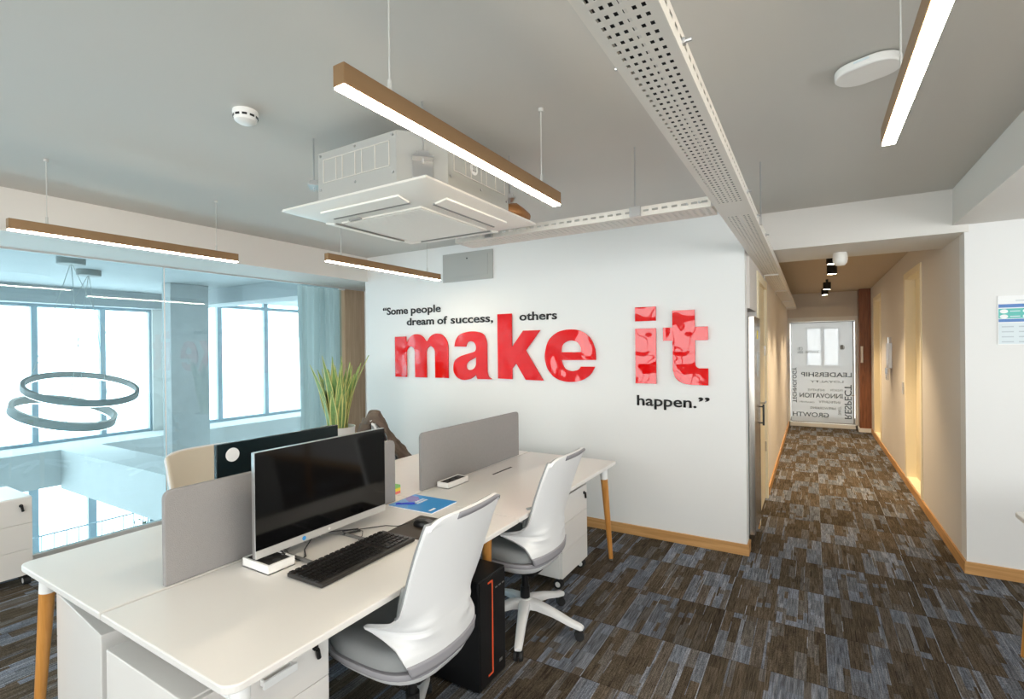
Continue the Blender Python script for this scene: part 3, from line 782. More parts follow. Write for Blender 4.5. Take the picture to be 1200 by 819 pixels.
# perforated cable trays
def holes_strip(mb, u0, u1, cols, hw, v0, v1, pitch, hl, place):
    """flat strip with rectangular holes. cols: centre positions of hole columns"""
    xs = [u0]
    for c in cols: xs += [c-hw/2, c+hw/2]
    xs.append(u1)
    v = v0
    def q(a, b, c, d): mb.poly([place(a, c), place(b, c), place(b, d), place(a, d)])
    while v+pitch <= v1+1e-6:
        q(u0, u1, v, v+pitch-hl)
        for i in range(0, len(xs), 2): q(xs[i], xs[i+1], v+pitch-hl, v+pitch)
        v += pitch
    if v < v1-1e-4: q(u0, u1, v, v1)
def tray():
    root = empty('perforated_cable_tray', (-.341, 3.0, 2.31))
    x0, x1 = -.078, .078; cols = [-.049+k*.0197 for k in range(6)]
    b = MB()
    holes_strip(b, x0, x1, cols, .0095, -3.9, -.34, .0345, .0145, lambda u, v: (u, v, 0))
    b.poly([(x0, -.34, 0), (x1, -.34, 0), (x1, -.06, 0), (x0, -.06, 0)])
    holes_strip(b, x0, x1, cols, .0095, -.06, 8.3, .0345, .0145, lambda u, v: (u, v, 0))
    b.build('tray_base', M['tray'], root, solid=.0012)
    for xx, nm in ((x1, 1), (x0, -1)):
        s = MB()
        holes_strip(s, 0, .055, [.032], .01, -3.9, 8.3, .05, .028, lambda u, v: (xx, v, u))
        s.poly([(xx, -3.9, .055), (xx, 8.3, .055), (xx-nm*.008, 8.3, .055), (xx-nm*.008, -3.9, .055)])
        s.build('side_flange', M['tray'], root, solid=.0012)
    for k, xx in enumerate((-.05, -.02, .012, .04)):
        pts = [(xx+.006*math.sin(q*1.7+k), -3.9+q*.61, .030+.004*math.sin(q*2.3+k*2)) for q in range(21)]
        MB().path(pts, .012, 8).build('cable', M['rubber'], root, smooth=60)  # dark cables added to make the tray holes look shaded
    for yy, side in ((-1.75, 1), (-.38, 1), (.15, 1), (.72, 1), (-1.72, -1)):
        bo = MB().tube((side*.078, yy, .03), (side*.1, yy, .03), .005, n=8).tube((side*.078, yy, .03), (side*.086, yy, .03), .01, n=6).build('bolt', M['silver'], root)
    for yy in (.3, -2.2):
        MB().tube((.085, yy, .03), (.085, yy, ZC-2.31), .004, n=8).box(.078, .092, yy-.015, yy+.015, .01, .05).build('threaded_rod', M['silver'], root)
    for yy in (2.6, 4.3, 6.1, 7.6):
        MB().box(-.072, .06, yy-.02, yy+.02, -.012, -.001).box(-.072, -.066, yy-.02, yy+.02, -.06, .0).build('bracket', M['white_metal'], root)
    return tag(root, 'cream perforated cable tray running along the ceiling into the corridor', 'cable tray')
tray()
def tray2():
    root = empty('perforated_cable_tray', (-1.25, 2.79, 2.31))
    y0, y1 = -.1, .1; X0, X1 = -.80, .815
    b = MB(); cols = [-.06+k*.024 for k in range(6)]
    holes_strip(b, y0, y1, cols, .011, X0, X1, .034, .016, lambda u, v: (v, u, .004))
    b.build('tray_base', M['tray'], root, solid=.0012)
    for yy, nm in ((y0, -1), (y1, 1)):
        s = MB(); holes_strip(s, 0.004, .055, [.032], .011, X0, X1, .05, .03, lambda u, v: (v, yy, u)); s.build('side_flange', M['tray'], root, solid=.0012)
    for k in range(3):
        MB().path([(X0+.2+q*.14, -.04+k*.04+.008*math.sin(q+k), .017) for q in range(11)], .01, 8).build('cable', M['wire'], root, smooth=60)
    MB().box(.40, .46, y0-.02, y0+.002, .005, .05).box(.40, .46, y0-.02, y0-.0, .05, .056).tube((.43, y0-.01, .05), (.43, y0-.01, ZC-2.31), .004, n=8).build('hanger', M['silver'], root)
    MB().box(-.55, -.50, y0-.02, y0+.002, .005, .06).tube((-.52, y0-.01, .06), (-.52, y0-.01, ZC-2.31), .004, n=8).build('hanger', M['silver'], root)
    for xx in (.76, .70): MB().tube((xx, y0, .03), (xx, y0-.012, .03), .006, n=8).build('bolt', M['silver'], root)
    return tag(root, 'short cream cable tray branching off toward the air conditioner', 'cable tray')
tray2()

# smoke detector, access point, dome, spots
o = MB().lathe([(0, 0), (.052, 0), (.054, -.012), (.05, -.022), (.05, -.03), (.045, -.045), (.03, -.055), (0, -.058)], 28).build('smoke_detector', M['white_plastic'], smooth=35)
o.location = (-2.19, 1.33, ZC); tag(o, 'round white smoke detector on the ceiling left of the lamp', 'smoke detector')
for k in range(10):
    a = 2*PI*k/10; MB().box(.046, .051, -.010, .010, -.033, -.024, RZ(a)).build('vent', M['black'], o)
st = [(.08*math.cos(t)+(.03 if math.cos(t) > 0 else -.03), .08*math.sin(t)) for t in [2*PI*k/40+.01 for k in range(40)]]
o = MB().prism(st, -.04, -.006).build('access_point', M['white_plastic'], bevel=.006, seg=3, smooth=30)
o.location = (.19, 2.37, ZC); o.rotation_euler = (0, 0, math.radians(-22)); tag(o, 'oval white access point on the ceiling beside the right lamp', 'access point')
MB().box(-.06, .06, -.035, .035, -.006, 0).build('mount', M['white_plastic'], o); MB().box(-.02, .03, -.083, -.078, -.02, -.013).build('marking', M['poster_pale'], o)
o = MB().lathe([(0, 0), (.048, 0), (.053, -.015), (.055, -.055), (.05, -.085), (.034, -.106), (0, -.112)], 28).build('dome_lamp', M['dome'], smooth=50)
o.location = (.206, 5.06, 2.382); tag(o, 'white glass dome fixture under the beam at the corridor mouth', 'dome lamp')
for i, (x, y, lab) in enumerate(((.185, 6.35, 'black cylinder spotlight nearest the corridor mouth, beside the dome'), (.21, 7.25, 'black cylinder spotlight second along the corridor ceiling'),
                          (.20, 9.2, 'black cylinder spotlight third along the corridor ceiling'), (.19, 10.2, 'black cylinder spotlight farthest along the corridor, near the glass door'))):
    root = empty('ceiling_spotlight', (x, y, 2.62))
    MB().lathe([(0, -.15), (.046, -.15), (.046, -.148), (.054, -.155), (.054, -.05), (.052, -.045), (0, -.045)], 28).build('cylinder', M['black'], root, smooth=40)
    MB().tube((0, 0, 0), (0, 0, -.05), .018, n=12).build('stem', M['black'], root)
    MB().lathe([(0, -.151), (.045, -.151), (.045, -.152), (0, -.152)], 24).build('lens', M['spot_led'], root)
    l = bpy.data.lights.new('spotlight_beam', 'SPOT'); l.energy = 62; l.color = (1, .78, .50); l.spot_size = math.radians(92); l.spot_blend = .7; l.shadow_soft_size = .04
    lo = bpy.data.objects.new('spotlight_beam', l); COL.objects.link(lo); lo.parent = root; lo.location = (0, 0, -.17)
    tag(root, lab, 'spotlight', 'corridor spotlights')

# ================================================================== WALL THINGS
# access hatch
ah = MB().box(-3.36, -2.727, YW-.012, YW, 2.305, 2.60).build('access_hatch', M['unit_metal'], bevel=.003)
MB().box(-3.30, -2.785, YW-.016, YW-.011, 2.35, 2.565).build('hatch_door', M['unit_metal'], ah, bevel=.001)
MB().tube((-3.04, YW-.016, 2.535), (-3.04, YW-.02, 2.535), .008, n=10).build('lock', M['black'], ah)
tag(ah, 'grey square access hatch high on the lettering wall', 'hatch')

# big acrylic letters
ZB, ZX = 1.297, 1.762
def letter(name, loops, label):
    xs = [p[0] for L in loops for p in L]; cx = (min(xs)+max(xs))/2
    me = shape_mesh('letter', [[(x-cx, z-ZB) for x, z in L] for L in loops], .012)
    o = mesh_obj('acrylic_letter', me, M['red'])
    o.matrix_world = T(cx, YW-.014, ZB) @ RX(PI/2)
    return tag(o, label, 'letter', 'red letters of the wall quote')
def arc(cx, cz, rx, rz, a0, a1, n=14):
    return [(cx+rx*math.cos(math.radians(a0+(a1-a0)*k/n)), cz+rz*math.sin(math.radians(a0+(a1-a0)*k/n))) for k in range(n+1)]
mm = [(-4.054, ZB), (-4.054, 1.748), (-3.888, 1.748), (-3.886, 1.69)]
mm += arc(-3.735, 1.62, .151, .152, 155, 30)
mm += [(-3.592, 1.69)] + arc(-3.445, 1.62, .149, .152, 150, 0)
mm += [(-3.296, ZB), (-3.474, ZB), (-3.474, 1.56)] + arc(-3.534, 1.57, .06, .065, 0, 180)
mm += [(-3.594, ZB), (-3.758, ZB), (-3.758, 1.56)] + arc(-3.8195, 1.57, .0615, .065, 0, 180) + [(-3.881, ZB)]
letter('m', [mm], 'red acrylic letter m, first of the big word make')
def ax(x): return -3.228+(x-462)/(685-462)*.478
def az(y): return 1.297+(512-y)/257*.465
aa = catmull([(470,328),(478,292),(503,260),(550,246),(600,246),(640,262),(658,300),(660,340)]) + [(660,470)] + catmull([(660,470),(668,496),(688,512)]) + [(604,513),(596,490)]
aa += catmull([(596,490),(565,512),(525,520),(490,510),(466,480),(462,445),(472,410),(505,385),(560,368),(590,358),(598,342),(596,322),(586,306),(568,300),(549,306),(539,330)])
ah_ = catmull([(598,390),(575,402),(552,416),(540,436),(544,456),(560,463),(582,456),(596,436),(598,410),(598,390)])[:-1]
letter('a', [[(ax(x), az(y)) for x, y in aa], [(ax(x), az(y)) for x, y in ah_]], 'red acrylic letter a, second of the big word make')
def kx(x): return -2.675+(x-722)/(985-722)*.505
def kz(y): return 1.300+(521-y)/(521-143)*.643
kk = [(722,143),(808,143),(808,335),(874,243),(970,243),(888,355),(986,523),(886,520),(832,428),(808,458),(808,519),(722,517)]
letter('k', [[(kx(x), kz(y)) for x, y in kk]], 'red acrylic letter k, third of the big word make')
def ex(x): return -2.151+(x-599)/(770-599)*.505
def ez(y): return 1.292+(336-y)/(336-160)*.479
ee = [(770,262)] + catmull([(770,262),(768,226),(752,189),(722,166),(685,160),(645,168),(613,195),(600,235),(600,266),(612,300),(640,326),(680,336),(722,330),(752,310),(767,284)]) + [(722,284)] + catmull([(722,284),(712,295),(690,299),(668,290),(656,263)])
eh = [(656,236)] + catmull([(656,236),(660,213),(674,201),(692,197),(710,203),(721,218),(723,236)])
letter('e', [[(ex(x), ez(y)) for x, y in ee], [(ex(x), ez(y)) for x, y in eh]], 'red acrylic letter e, last of the big word make')
letter('i', [[(-1.289, ZB), (-1.114, ZB), (-1.114, 1.76), (-1.289, 1.76)], [(-1.289, 1.822), (-1.114, 1.822), (-1.114, 1.94), (-1.289, 1.94)]], 'red acrylic letter i with its square dot, first of it')
def tx(x): return -1.056+(x-297)/(565-297)*.35
def tz(y): return 1.296+(570-y)/(348)*.466
tt = [(355,120),(490,120),(490,222),(565,222),(565,303),(490,303),(490,430)] + catmull([(490,430),(494,458),(512,470)]) + [(565,470),(565,570)] + catmull([(465,570),(412,560),(372,530),(356,482)]) + [(355,303),(297,303),(297,222),(355,222)]
letter('t', [[(tx(x), tz(y)) for x, y in tt]], 'red acrylic letter t, last of the big word it')
def words(s, x0, x1, z, hgt, label, bold=.017):
    me = text_mesh('lettering', s, x1-x0, hgt, bold, .006); o = mesh_obj('wall_lettering', me, M['text_black'])
    o.matrix_world = T(x0, YW-.001, z) @ RX(PI/2)
    return tag(o, label, 'lettering', 'black words of the wall quote')
for wd, x0, x1, z, lab in (('\u201cSome', -4.25, -3.868, 2.003, 'small black word Some with opening quote mark, start of the quote'),
        ('people', -3.822, -3.40, 2.003, 'small black word people, second word of the quote'),
        ('dream', -3.885, -3.495, 1.872, 'small black word dream above the letter m of make'),
        ('of', -3.449, -3.315, 1.872, 'small black word of between dream and success'),
        ('success,', -3.268, -2.735, 1.872, 'small black word success with a comma, left of the tall k'),
        ('others', -2.43, -2.028, 1.872, 'small black word others right of the tall k')):
    words(wd, x0, x1, z, .08, lab)
words('happen.', -1.283, -.80, 1.112, .085, 'small black word happen under the word it')
words('\u201d', -.785, -.70, 1.112, .085, 'small black closing quote mark after the word happen')

# poster on the right wall
po = MB().box(1.08, 1.44, YR-.006, YR, 1.595, 1.925).build('wall_poster', M['paper'])
def flat(name, m, x0, x1, z0, z1): MB().box(x0, x1, YR-(.0083 if name == 'print_line' else .0075), YR-.0055, z0, z1).build(name, m, po)
flat('blue_band', M['poster_blue'], 1.085, 1.44, 1.845, 1.868)
flat('teal_panel', M['poster_teal'], 1.085, 1.44, 1.772, 1.838)
flat('blue_band', M['poster_blue'], 1.085, 1.44, 1.748, 1.768)
flat('print_block', M['poster_pale'], 1.085, 1.44, 1.60, 1.742)
for x, z in ((1.112, 1.82), (1.112, 1.785), (1.225, 1.82), (1.225, 1.785)):
    MB().lathe([(0, 0), (.021, 0), (0, .001)], 20, T(x, YR-.0075, z) @ RX(PI/2) @ Matrix.Diagonal((1, .65, 1, 1))).build('white_oval', M['paper'], po)
    flat('print_line', M['poster_pale'], x+.03, x+.08, z-.003, z+.003)
for k in range(4): 
    for q in range(4): flat('print_line', M['poster_grey'], 1.10+q*.085, 1.16+q*.085, 1.61+k*.034, 1.618+k*.034)
flat('print_line', M['poster_grey'], 1.17, 1.40, 1.888, 1.893)
tag(po, 'white notice sheet with blue and teal bands on the right wall', 'poster')

# fridge in the niche
fr = empty('steel_fridge', (-.5, 4.6, 0))
MB().box(-.1, .06, -.25, .25, .1, 1.84).build('body', M['window_frame'], fr, bevel=.004)
MB().box(.062, .108, -.25, .25, .11, 1.84).build('door', M['steel'], fr, bevel=.004)
MB().box(-.1, .06, -.25, .25, 0, .1).build('plinth', M['black'], fr)
MB().tube((.135, .2, .92), (.135, .2, 1.1), .008).tube((.108, .2, .94), (.135, .2, .94), .006).tube((.108, .2, 1.08), (.135, .2, 1.08), .006).build('handle', M['black'], fr)
MB().box(.108, .1095, -.02, .06, 1.66, 1.73).build('sticker', M['yellow'], fr)
MB().box(.108, .1095, -.02, .06, 1.35, 1.55).build('label_sheet', M['poster_grey'], fr)
tag(fr, 'tall steel fridge recessed at the corner of the corridor', 'fridge')
# things on the corridor right wall and post
o = MB().box(XR-.04, XR, 8.36, 8.62, 1.28, 1.62).build('wall_dispenser', M['silver'], bevel=.004)
MB().box(XR-.055, XR-.035, 8.38, 8.6, 1.2, 1.28).build('tray', M['chrome'], o); MB().box(XR-.06, XR-.03, 8.42, 8.5, 1.12, 1.2).build('cup', M['chrome'], o); MB().box(XR-.03, XR, 8.44, 8.54, 1.62, 1.7).build('hook', M['chrome'], o); MB().box(XR-.045, XR-.03, 8.54, 8.6, 1.22, 1.28).build('red_clip', M['red_small'], o)
tag(o, 'shiny silver wall dispenser between the two cream doors', 'dispenser')
o = MB().box(XR-.012, XR, 7.36, 7.44, 1.02, 1.16).build('light_switch', M['silver'], bevel=.002); tag(o, 'small grey light switch beside the nearer cream door', 'switch')
o = MB().box(.80, .89, 11.12, 11.15, 1.32, 1.56).build('intercom', M['brown_box'], bevel=.003); MB().box(.755, .79, 11.12, 11.15, 1.27, 1.57).build('side_strip', M['white_plastic'], o); tag(o, 'brown intercom box with white strip on the wooden post', 'intercom')

# ================================================================== DESKS
ZT = .74
def desk_leg(root, x, y, dx, dy):
    top = Vector((x, y, ZT-.03)); bot = Vector((x+dx, y+dy, 0.012)); p = top.lerp(bot, .14)
    l = MB().tube(bot, p, .016, .027, 20).build('leg', M['leg_wood'], root, smooth=40)
    MB().tube(p, top, .0275, .0285, 20).build('leg_cap', M['white_metal'], l, smooth=40)
    MB().tube((bot.x, bot.y, 0), bot, .013, .013, 14).build('foot', M['silver'], l, smooth=40)
    return l
def rounded(x0, x1, y0, y1, corners, r=.045, n=6):
    """rectangle with chosen rounded corners: order (x0y0, x1y0, x1y1, x0y1)"""
    P = []
    for k, (cx, cy, a) in enumerate(((x0+r, y0+r, 180), (x1-r, y0+r, 270), (x1-r, y1-r, 0), (x0+r, y1-r, 90))):
        if corners[k]: P += [(cx+r*math.cos(math.radians(a+90*q/n)), cy+r*math.sin(math.radians(a+90*q/n))) for q in range(n+1)]
        else: P.append(((x0, y0), (x1, y0), (x1, y1), (x0, y1))[k])
    return P
def bench(name, x0, xm, x1, y0, ym, y1, label, screens=True):
    root = empty(name, ((x0+x1)/2, (y0+y1)/2, 0)); ox, oy = (x0+x1)/2, (y0+y1)/2; g = .004
    def pr(a): return [(x-ox, y-oy) for x, y in a]
    for (a, b, c, d, cor) in ((xm+.006, x1, y0, ym-.002, (0, 1, 0, 0)), (xm+.006, x1, ym+.002, y1, (0, 0, 0, 0)), (x0, xm-.006, y0, ym-.002, (1, 0, 0, 0)), (x0, xm-.006, ym+.002, y1, (0, 0, 0, 1))):
        MB().prism(pr(rounded(a, b, c, d, cor)), ZT-.024, ZT).build('desktop', M['white_lam'], root, bevel=.004)
    for xx in (x0+.1, xm-.04, xm+.04, x1-.1):
        MB().box(xx-.02-ox, xx+.02-ox, y0+.06-oy, y1-.06-oy, ZT-.075, ZT-.026).build('rail', M['white_metal'], root)
    for yy in (y0+.06, ym, y1-.06):
        MB().box(x0+.07-ox, x1-.07-ox, yy-.02-oy, yy+.02-oy, ZT-.07, ZT-.027).build('cross_rail', M['white_metal'], root)
    for (x, y, dx, dy) in ((x0+.075, y0+.075, -.045, -.03), (x1-.075, y0+.075, .045, -.03), (x0+.075, y1-.075, -.045, .03), (x1-.075, y1-.075, .045, .03)):
        desk_leg(root, x-ox, y-oy, dx, dy)
    for x in (x0+.2, x1-.2): desk_leg(root, x-ox, ym-oy, 0, 0)
    if screens:
        for a, b in ((.915, 2.10), (2.325, 3.50)):
            P = [(a+.0, ZT+.002), (b, ZT+.002)] + arc(b-.03, 1.093-.03, .03, .03, 0, 90, 6) + arc(a+.03, 1.093-.03, .03, .03, 90, 180, 6)
            m = MB(); mtx = Matrix(((0, 0, 1, -ox), (1, 0, 0, -oy), (0, 1, 0, 0), (0, 0, 0, 1)))
            m.prism(P, xm-.03, xm-.006, mtx)
            m.build('privacy_screen', M['felt'], root, bevel=.004, smooth=35)
        MB().box(-1.895-ox, -1.878-ox, 2.87-oy, 3.12-oy, ZT-.002, ZT+.0012).build('cable_slot', M['dark_box'], root)
        MB().box(-1.97-ox, -1.87-ox, 2.72-oy, 3.15-oy, ZT-.001, ZT+.0008).build('cable_flap', M['white_lam'], root)
    return tag(root, label, 'desk')
bench('bench_desk', -2.815, -2.038, -1.287, .715, 2.197, 3.661, 'white four-seat bench desk with wooden legs and grey screens')
bench('bench_desk', .883, 1.65, 2.42, .57, 2.06, 3.55, 'white bench desk corner at the right edge of the frame', False)

# pedestals
def pedestal(loc, rz, label, handle=False, wdt=.43, dep=.52, hgt=.54, cast=True):
    """drawer fronts face local +x"""
    root = empty('drawer_pedestal', loc, rz); z0 = .072
    MB().box(-dep/2, dep/2-.02, -wdt/2, wdt/2, z0, z0+hgt).build('body', M['white_lam'], root, bevel=.003)
    h3 = (hgt-.012)/3
    for k in range(3):
        a = z0+.004+k*(h3+.002)
        d = MB().box(dep/2-.019, dep/2, -wdt/2+.002, wdt/2-.002, a, a+h3).build('drawer', M['white_lam'], root, bevel=.002)
        if handle and k == 2:
            MB().box(dep/2, dep/2+.028, -.025, -.017, a+h3*.62, a+h3*.62+.02).box(dep/2, dep/2+.028, .077, .085, a+h3*.62, a+h3*.62+.02).box(dep/2+.02, dep/2+.03, -.03, .09, a+h3*.62-.003, a+h3*.62+.022).build('handle', M['white_metal'], d, bevel=.002)
        if k == 2:
            lk = MB().tube((dep/2, wdt/2-.06, a+h3*.72), (dep/2+.006, wdt/2-.06, a+h3*.72), .011, n=14)
            lk.tube((dep/2+.006, wdt/2-.06, a+h3*.72), (dep/2+.02, wdt/2-.06, a+h3*.72), .004, n=8).tube((dep/2+.012, wdt/2-.058, a+h3*.68), (dep/2+.012, wdt/2-.052, a+h3*.5), .008, n=8)
            lk.build('lock', M['black'], d)
    for sx in (-1, 1):
        for sy in (-1, 1):
            c = MB().tube((sx*(dep/2-.04), sy*(wdt/2-.028)-.018, .030), (sx*(dep/2-.04), sy*(wdt/2-.028)+.018, .030), .030, n=20)
            c.box(sx*(dep/2-.04)-.014, sx*(dep/2-.04)+.014, sy*(wdt/2-.028)-.01, sy*(wdt/2-.028)+.01, .03, z0)
            cc = c.build('caster', M['rubber'], root, smooth=40)
            cap = MB()
            for q in (-.019, .019): cap.tube((sx*(dep/2-.04), sy*(wdt/2-.028)+q*.95, .030), (sx*(dep/2-.04), sy*(wdt/2-.028)+q, .030), .018, n=16)
            cap.build('hub_cap', M['white_plastic'], cc)
    return tag(root, label, 'drawer unit', 'mobile drawer pedestals')
pedestal((-1.775, .97, 0), 0, 'white drawer pedestal with bar handle under the near end of the desk', True, .48, .52)
pedestal((-1.685, 3.205, 0), 0, 'white drawer pedestal under the far end of the desk, beside the leg')
pedestal((-4.93, 1.05, 0), 0, 'white drawer pedestal at the left edge by the glass')
pedestal((-2.40, 1.0, 0), PI+math.radians(-4.7), 'white drawer pedestal under the left desk, seen from its end', False, .45, .56, .545)

# ------------------------------------------------------------------ chairs (face local -x)
ROWS = [(1.035, .316, .212, .030), (1.0, .306, .224, .034), (.91, .272, .226, .038), (.81, .240, .226, .042), (.73, .218, .224, .046),
        (.67, .206, .222, .058), (.632, .200, .222, .10), (.612, .198, .222, .17), (.600, .198, .222, .225), (.588, .198, .222, .215), (.572, .198, .221, .135), (.55, .198, .219, .075), (.52, .198, .214, .05), (.495, .198, .204, .042), (.468, .195, .186, .035)]
def shell_pt(u, v, off=0.0):
    """u -1..1 across, v 0..1 from top to bottom"""
    t = v*(len(ROWS)-1); i = min(int(t), len(ROWS)-2); f = t-i
    z, xc, hw, wr = [a+(b-a)*f for a, b in zip(ROWS[i], ROWS[i+1])]
    a = abs(u); p = 2.2+3.0*min(1, max(0, (wr-.06)/.1))
    y = hw*u*(1-.0*a)
    z2 = z-(.028*a**7 if v < .04 else 0)
    return Vector((xc-wr*a**p+off, y, z2))
def superell(rx0, rx1, ry, n=40, e=3.2):
    P = []
    for k in range(n):
        t = 2*PI*k/n; c, s = math.cos(t), math.sin(t)
        x = (abs(c)**(2/e))*(1 if c > 0 else -1); y = (abs(s)**(2/e))*(1 if s > 0 else -1)
        P.append(((rx1 if x > 0 else rx0)*abs(x)*(1 if x > 0 else -1), ry*y))
    return P
def chair(loc, rz, label, pad, seatm, rbase=0):
    root = empty('office_chair', loc, rz)
    s = MB().grid(lambda u, v: shell_pt(2*u-1, v), 36, 52).build('back_shell', M['shell'], root, smooth=60, solid=.014, soff=0)
    md = s.modifiers.new('bevel', 'BEVEL'); md.width = .004; md.segments = 2
    MB().grid(lambda u, v: shell_pt(-.45+1.40*u, .004+.05*v, .0085), 24, 2).build('grip_strip', M['rim'], s, smooth=60, solid=.003)
    MB().grid(lambda u, v: shell_pt(2*u-1, .93+.07*v, .004)+Vector((.0, 0, -.018*v)), 36, 4).build('lower_band', M['rim'], s, smooth=60, solid=.018)
    MB().grid(lambda u, v: shell_pt((2*u-1)*.985, .012+.37*v, -.013), 30, 20).build('back_pad', pad, root, smooth=60, solid=.012)
    MB().grid(lambda u, v: Vector((.112-.03*abs(2*u-1)**4+.035*v*v, .175*(2*u-1)*(1-.10*(1-v)**4), .555+.19*v)), 24, 6).build('lumbar_pad', pad, root, smooth=60, solid=.02)
    L = []
    for sc_, z in ((.93, .45), (.99, .457), (1.0, .475), (.985, .495), (.94, .508), (.86, .515), (.6, .514), (.3, .510)):
        L.append([(x*sc_-.06, y*sc_, z-.012*(max(0, -(x)-.15)/.1)*(1 if z > .47 else 0)) for x, y in superell(.255, .235, .228)])
    MB().loft(L).build('seat', seatm, root, smooth=50)
    MB().loft([[(x*k-.06, y*k, z) for x, y in superell(.262, .25, .233)] for k, z in ((1.0, .430), (1.01, .436), (1.01, .447), (1.0, .452))]).build('seat_rim', M['rim'], root, smooth=40)
    MB().loft([[(x*k-.055, y*k, z) for x, y in superell(.262, .25, .228)] for k, z in ((.62, .372), (.8, .382), (.93, .405), (.99, .431))]).build('seat_underside', M['shell'], root, smooth=50)
    MB().box(-.10, .09, -.065, .065, .32, .375).build('mechanism', M['black'], root, bevel=.01)
    MB().tube((.02, .09, .335), (.03, .27, .33), .008).build('lever', M['black'], root)
    g = MB().tube((0, 0, .14), (0, 0, .235), .028, n=20).tube((0, 0, .235), (0, 0, .34), .019, n=16).build('gas_lift', M['black'], root, smooth=40)
    MB().tube((0, 0, .105), (0, 0, .170), .042, .036, 24).build('hub', M['shell'], root, smooth=40)
    for k in range(5):
        a = rbase+k*2*PI/5; R = RZ(a); loops = []
        for r, w_, zt, zb in ((.015, .034, .166, .115), (.08, .030, .162, .118), (.18, .025, .134, .100), (.28, .022, .098, .070), (.335, .020, .084, .060), (.348, .014, .078, .062)):
            loops.append([R @ Vector(p) for p in ((r, -w_, zb), (r, w_, zb), (r, w_*.98, zt-.008), (r, w_*.6, zt), (r, -w_*.6, zt), (r, -w_*.98, zt-.008))])
        lg = MB().loft(loops).build('base_leg', M['shell'], root, smooth=50)
        c = MB(); ang = a+.6*math.sin(k*2.3); Q = T(*(R @ Vector((.325, 0, .027)))) @ RZ(ang)
        for sg in (-1, 1):
            p0 = Q @ Vector((0, sg*.006, 0)); p1 = Q @ Vector((0, sg*.024, 0)); c.tube(p0, p1, .027, .024, 20)
        c.tube(R @ Vector((.325, 0, .027)), R @ Vector((.325, 0, .065)), .008, n=10)
        c.build('caster', M['rubber'], lg, smooth=40)
    return tag(root, label, 'chair', 'office chairs')
chair((-1.385, 1.505, 0), 0, 'white shell office chair nearest the camera, by the keyboard', M['seat_grey'], M['seat_grey'], math.radians(50))
chair((-1.435, 2.51, 0), 0, 'white shell office chair farther along, beside the black computer tower', M['seat_grey'], M['seat_grey'], math.radians(-67))
chair((-2.86, 1.63, 0), PI, 'cream padded office chair on the far side, behind the dark monitor back', M['pad_cream'], M['pad_cream'])
chair((-2.98, 3.22, 0), PI+math.radians(44), 'office chair with a brown jacket over its back, by the wall', M['seat_grey'], M['seat_grey'], .5)

# jacket over the back of the fourth chair
jc = empty('jacket', (-2.98, 3.22, 0), PI+math.radians(44))
def jk(u, v):
    # v: 0 front hem -> 1 rear hem, over the top of the chair back
    t = v; y = (2*u-1)*(.20+.06*abs(t-.5)*2)
    if t < .42: x, z = -.10+.325*(t/.42)**.8, .60+.42*(t/.42)
    elif t < .58: q = (t-.42)/.16; x, z = .235+.085*q, 1.04+.035*math.sin(PI*q)
    else: q = (t-.58)/.42; x, z = .335-.02*q, 1.02-.45*q
    n = noise.noise(Vector((u*6, v*9, 1.3))); n2 = noise.noise(Vector((u*14, v*20, 4.1)))
    return (x+(.025*n+.014*n2)*(1 if t > .5 else -1), y+.02*n2, z+.02*n+.01*n2-.05*abs(2*u-1)**3)
MB().grid(jk, 36, 60).build('jacket_body', M['jacket'], jc, smooth=60, solid=.012)
def slv(t, s): return (.34+.02*math.sin(t*5), s*(.19+.04*t), 1.0-.5*t)
for s in (-1, 1):
    MB().path([Vector(slv(q/9, s))+Vector((.01*math.sin(q*2.1), .012*math.sin(q*1.7), 0)) for q in range(10)], [.045-.001*q+.007*math.sin(q*2.6) for q in range(10)], 12).build('sleeve', M['jacket'], jc, smooth=70)
tag(jc, 'crumpled brown jacket hung over the back of the chair by the wall', 'jacket')

# ================================================================== THINGS ON THE DESKS
def monitor(x, y0, y1, z0, z1, face, label, stand_y, dark_back):
    """face +1: screen looks toward +x"""
    yc = (y0+y1)/2; root = empty('computer_monitor', (x, yc, ZT)); W = (y1-y0)/2; a, b = z0-ZT, z1-ZT; f = face
    def bx(m, xa, xb, *r): return m.box(min(f*xa, f*xb), max(f*xa, f*xb), *r)
    bx(MB(), -.022, 0, -W, W, a, b).build('casing', M['screen_back' if dark_back else 'silver'], root, bevel=.003)
    bx(MB(), -.0005, .0018, -W+.0015, W-.0015, a+.032, b-.0015).build('screen', M['screen'], root)
    ch = bx(MB(), -.002, .003, -W+.001, W-.001, a, a+.031).build('chin', M['bezel'], root, bevel=.001)
    MB().tube((f*.003, -.13, a+.015), (f*.0045, -.13, a+.015), .009, n=20).build('badge', M['hp_blue'], ch)
    MB().tube((f*.003, 0, a+.015), (f*.004, 0, a+.015), .006, n=16).build('dot', M['white_plastic'], ch)
    if dark_back:
        MB().tube((-f*.0215, -W+.07, b-.055), (-f*.0235, -W+.07, b-.055), .031, n=28).build('sticker', M['paper'], root)
    st = MB(); s = stand_y-yc
    bx(st, -.055, -.02, s-.05, s+.05, a+.02, a+.16)
    st.build('neck', M['stand_metal'], root, bevel=.004)
    base = MB().path([Vector((f*.13, s-.14, .0085)), Vector((f*-.03, s-.14, .0085)), Vector((f*-.075, s-.12, .0105)), Vector((f*-.09, s-.06, .03)), Vector((f*-.09, s+.06, .03)), Vector((f*-.075, s+.12, .0105)), Vector((f*-.03, s+.14, .0085)), Vector((f*.13, s+.14, .0085))], .0075, 10)
    bx(base, -.09, -.05, s-.04, s+.04, .02, a+.06)
    base.build('stand', M['stand_metal'], root, smooth=50)
    return tag(root, label, 'monitor')
monitor(-1.872, 1.155, 1.848, .79, 1.208, 1, 'large monitor with black screen and silver chin above the keyboard', 1.455, False)
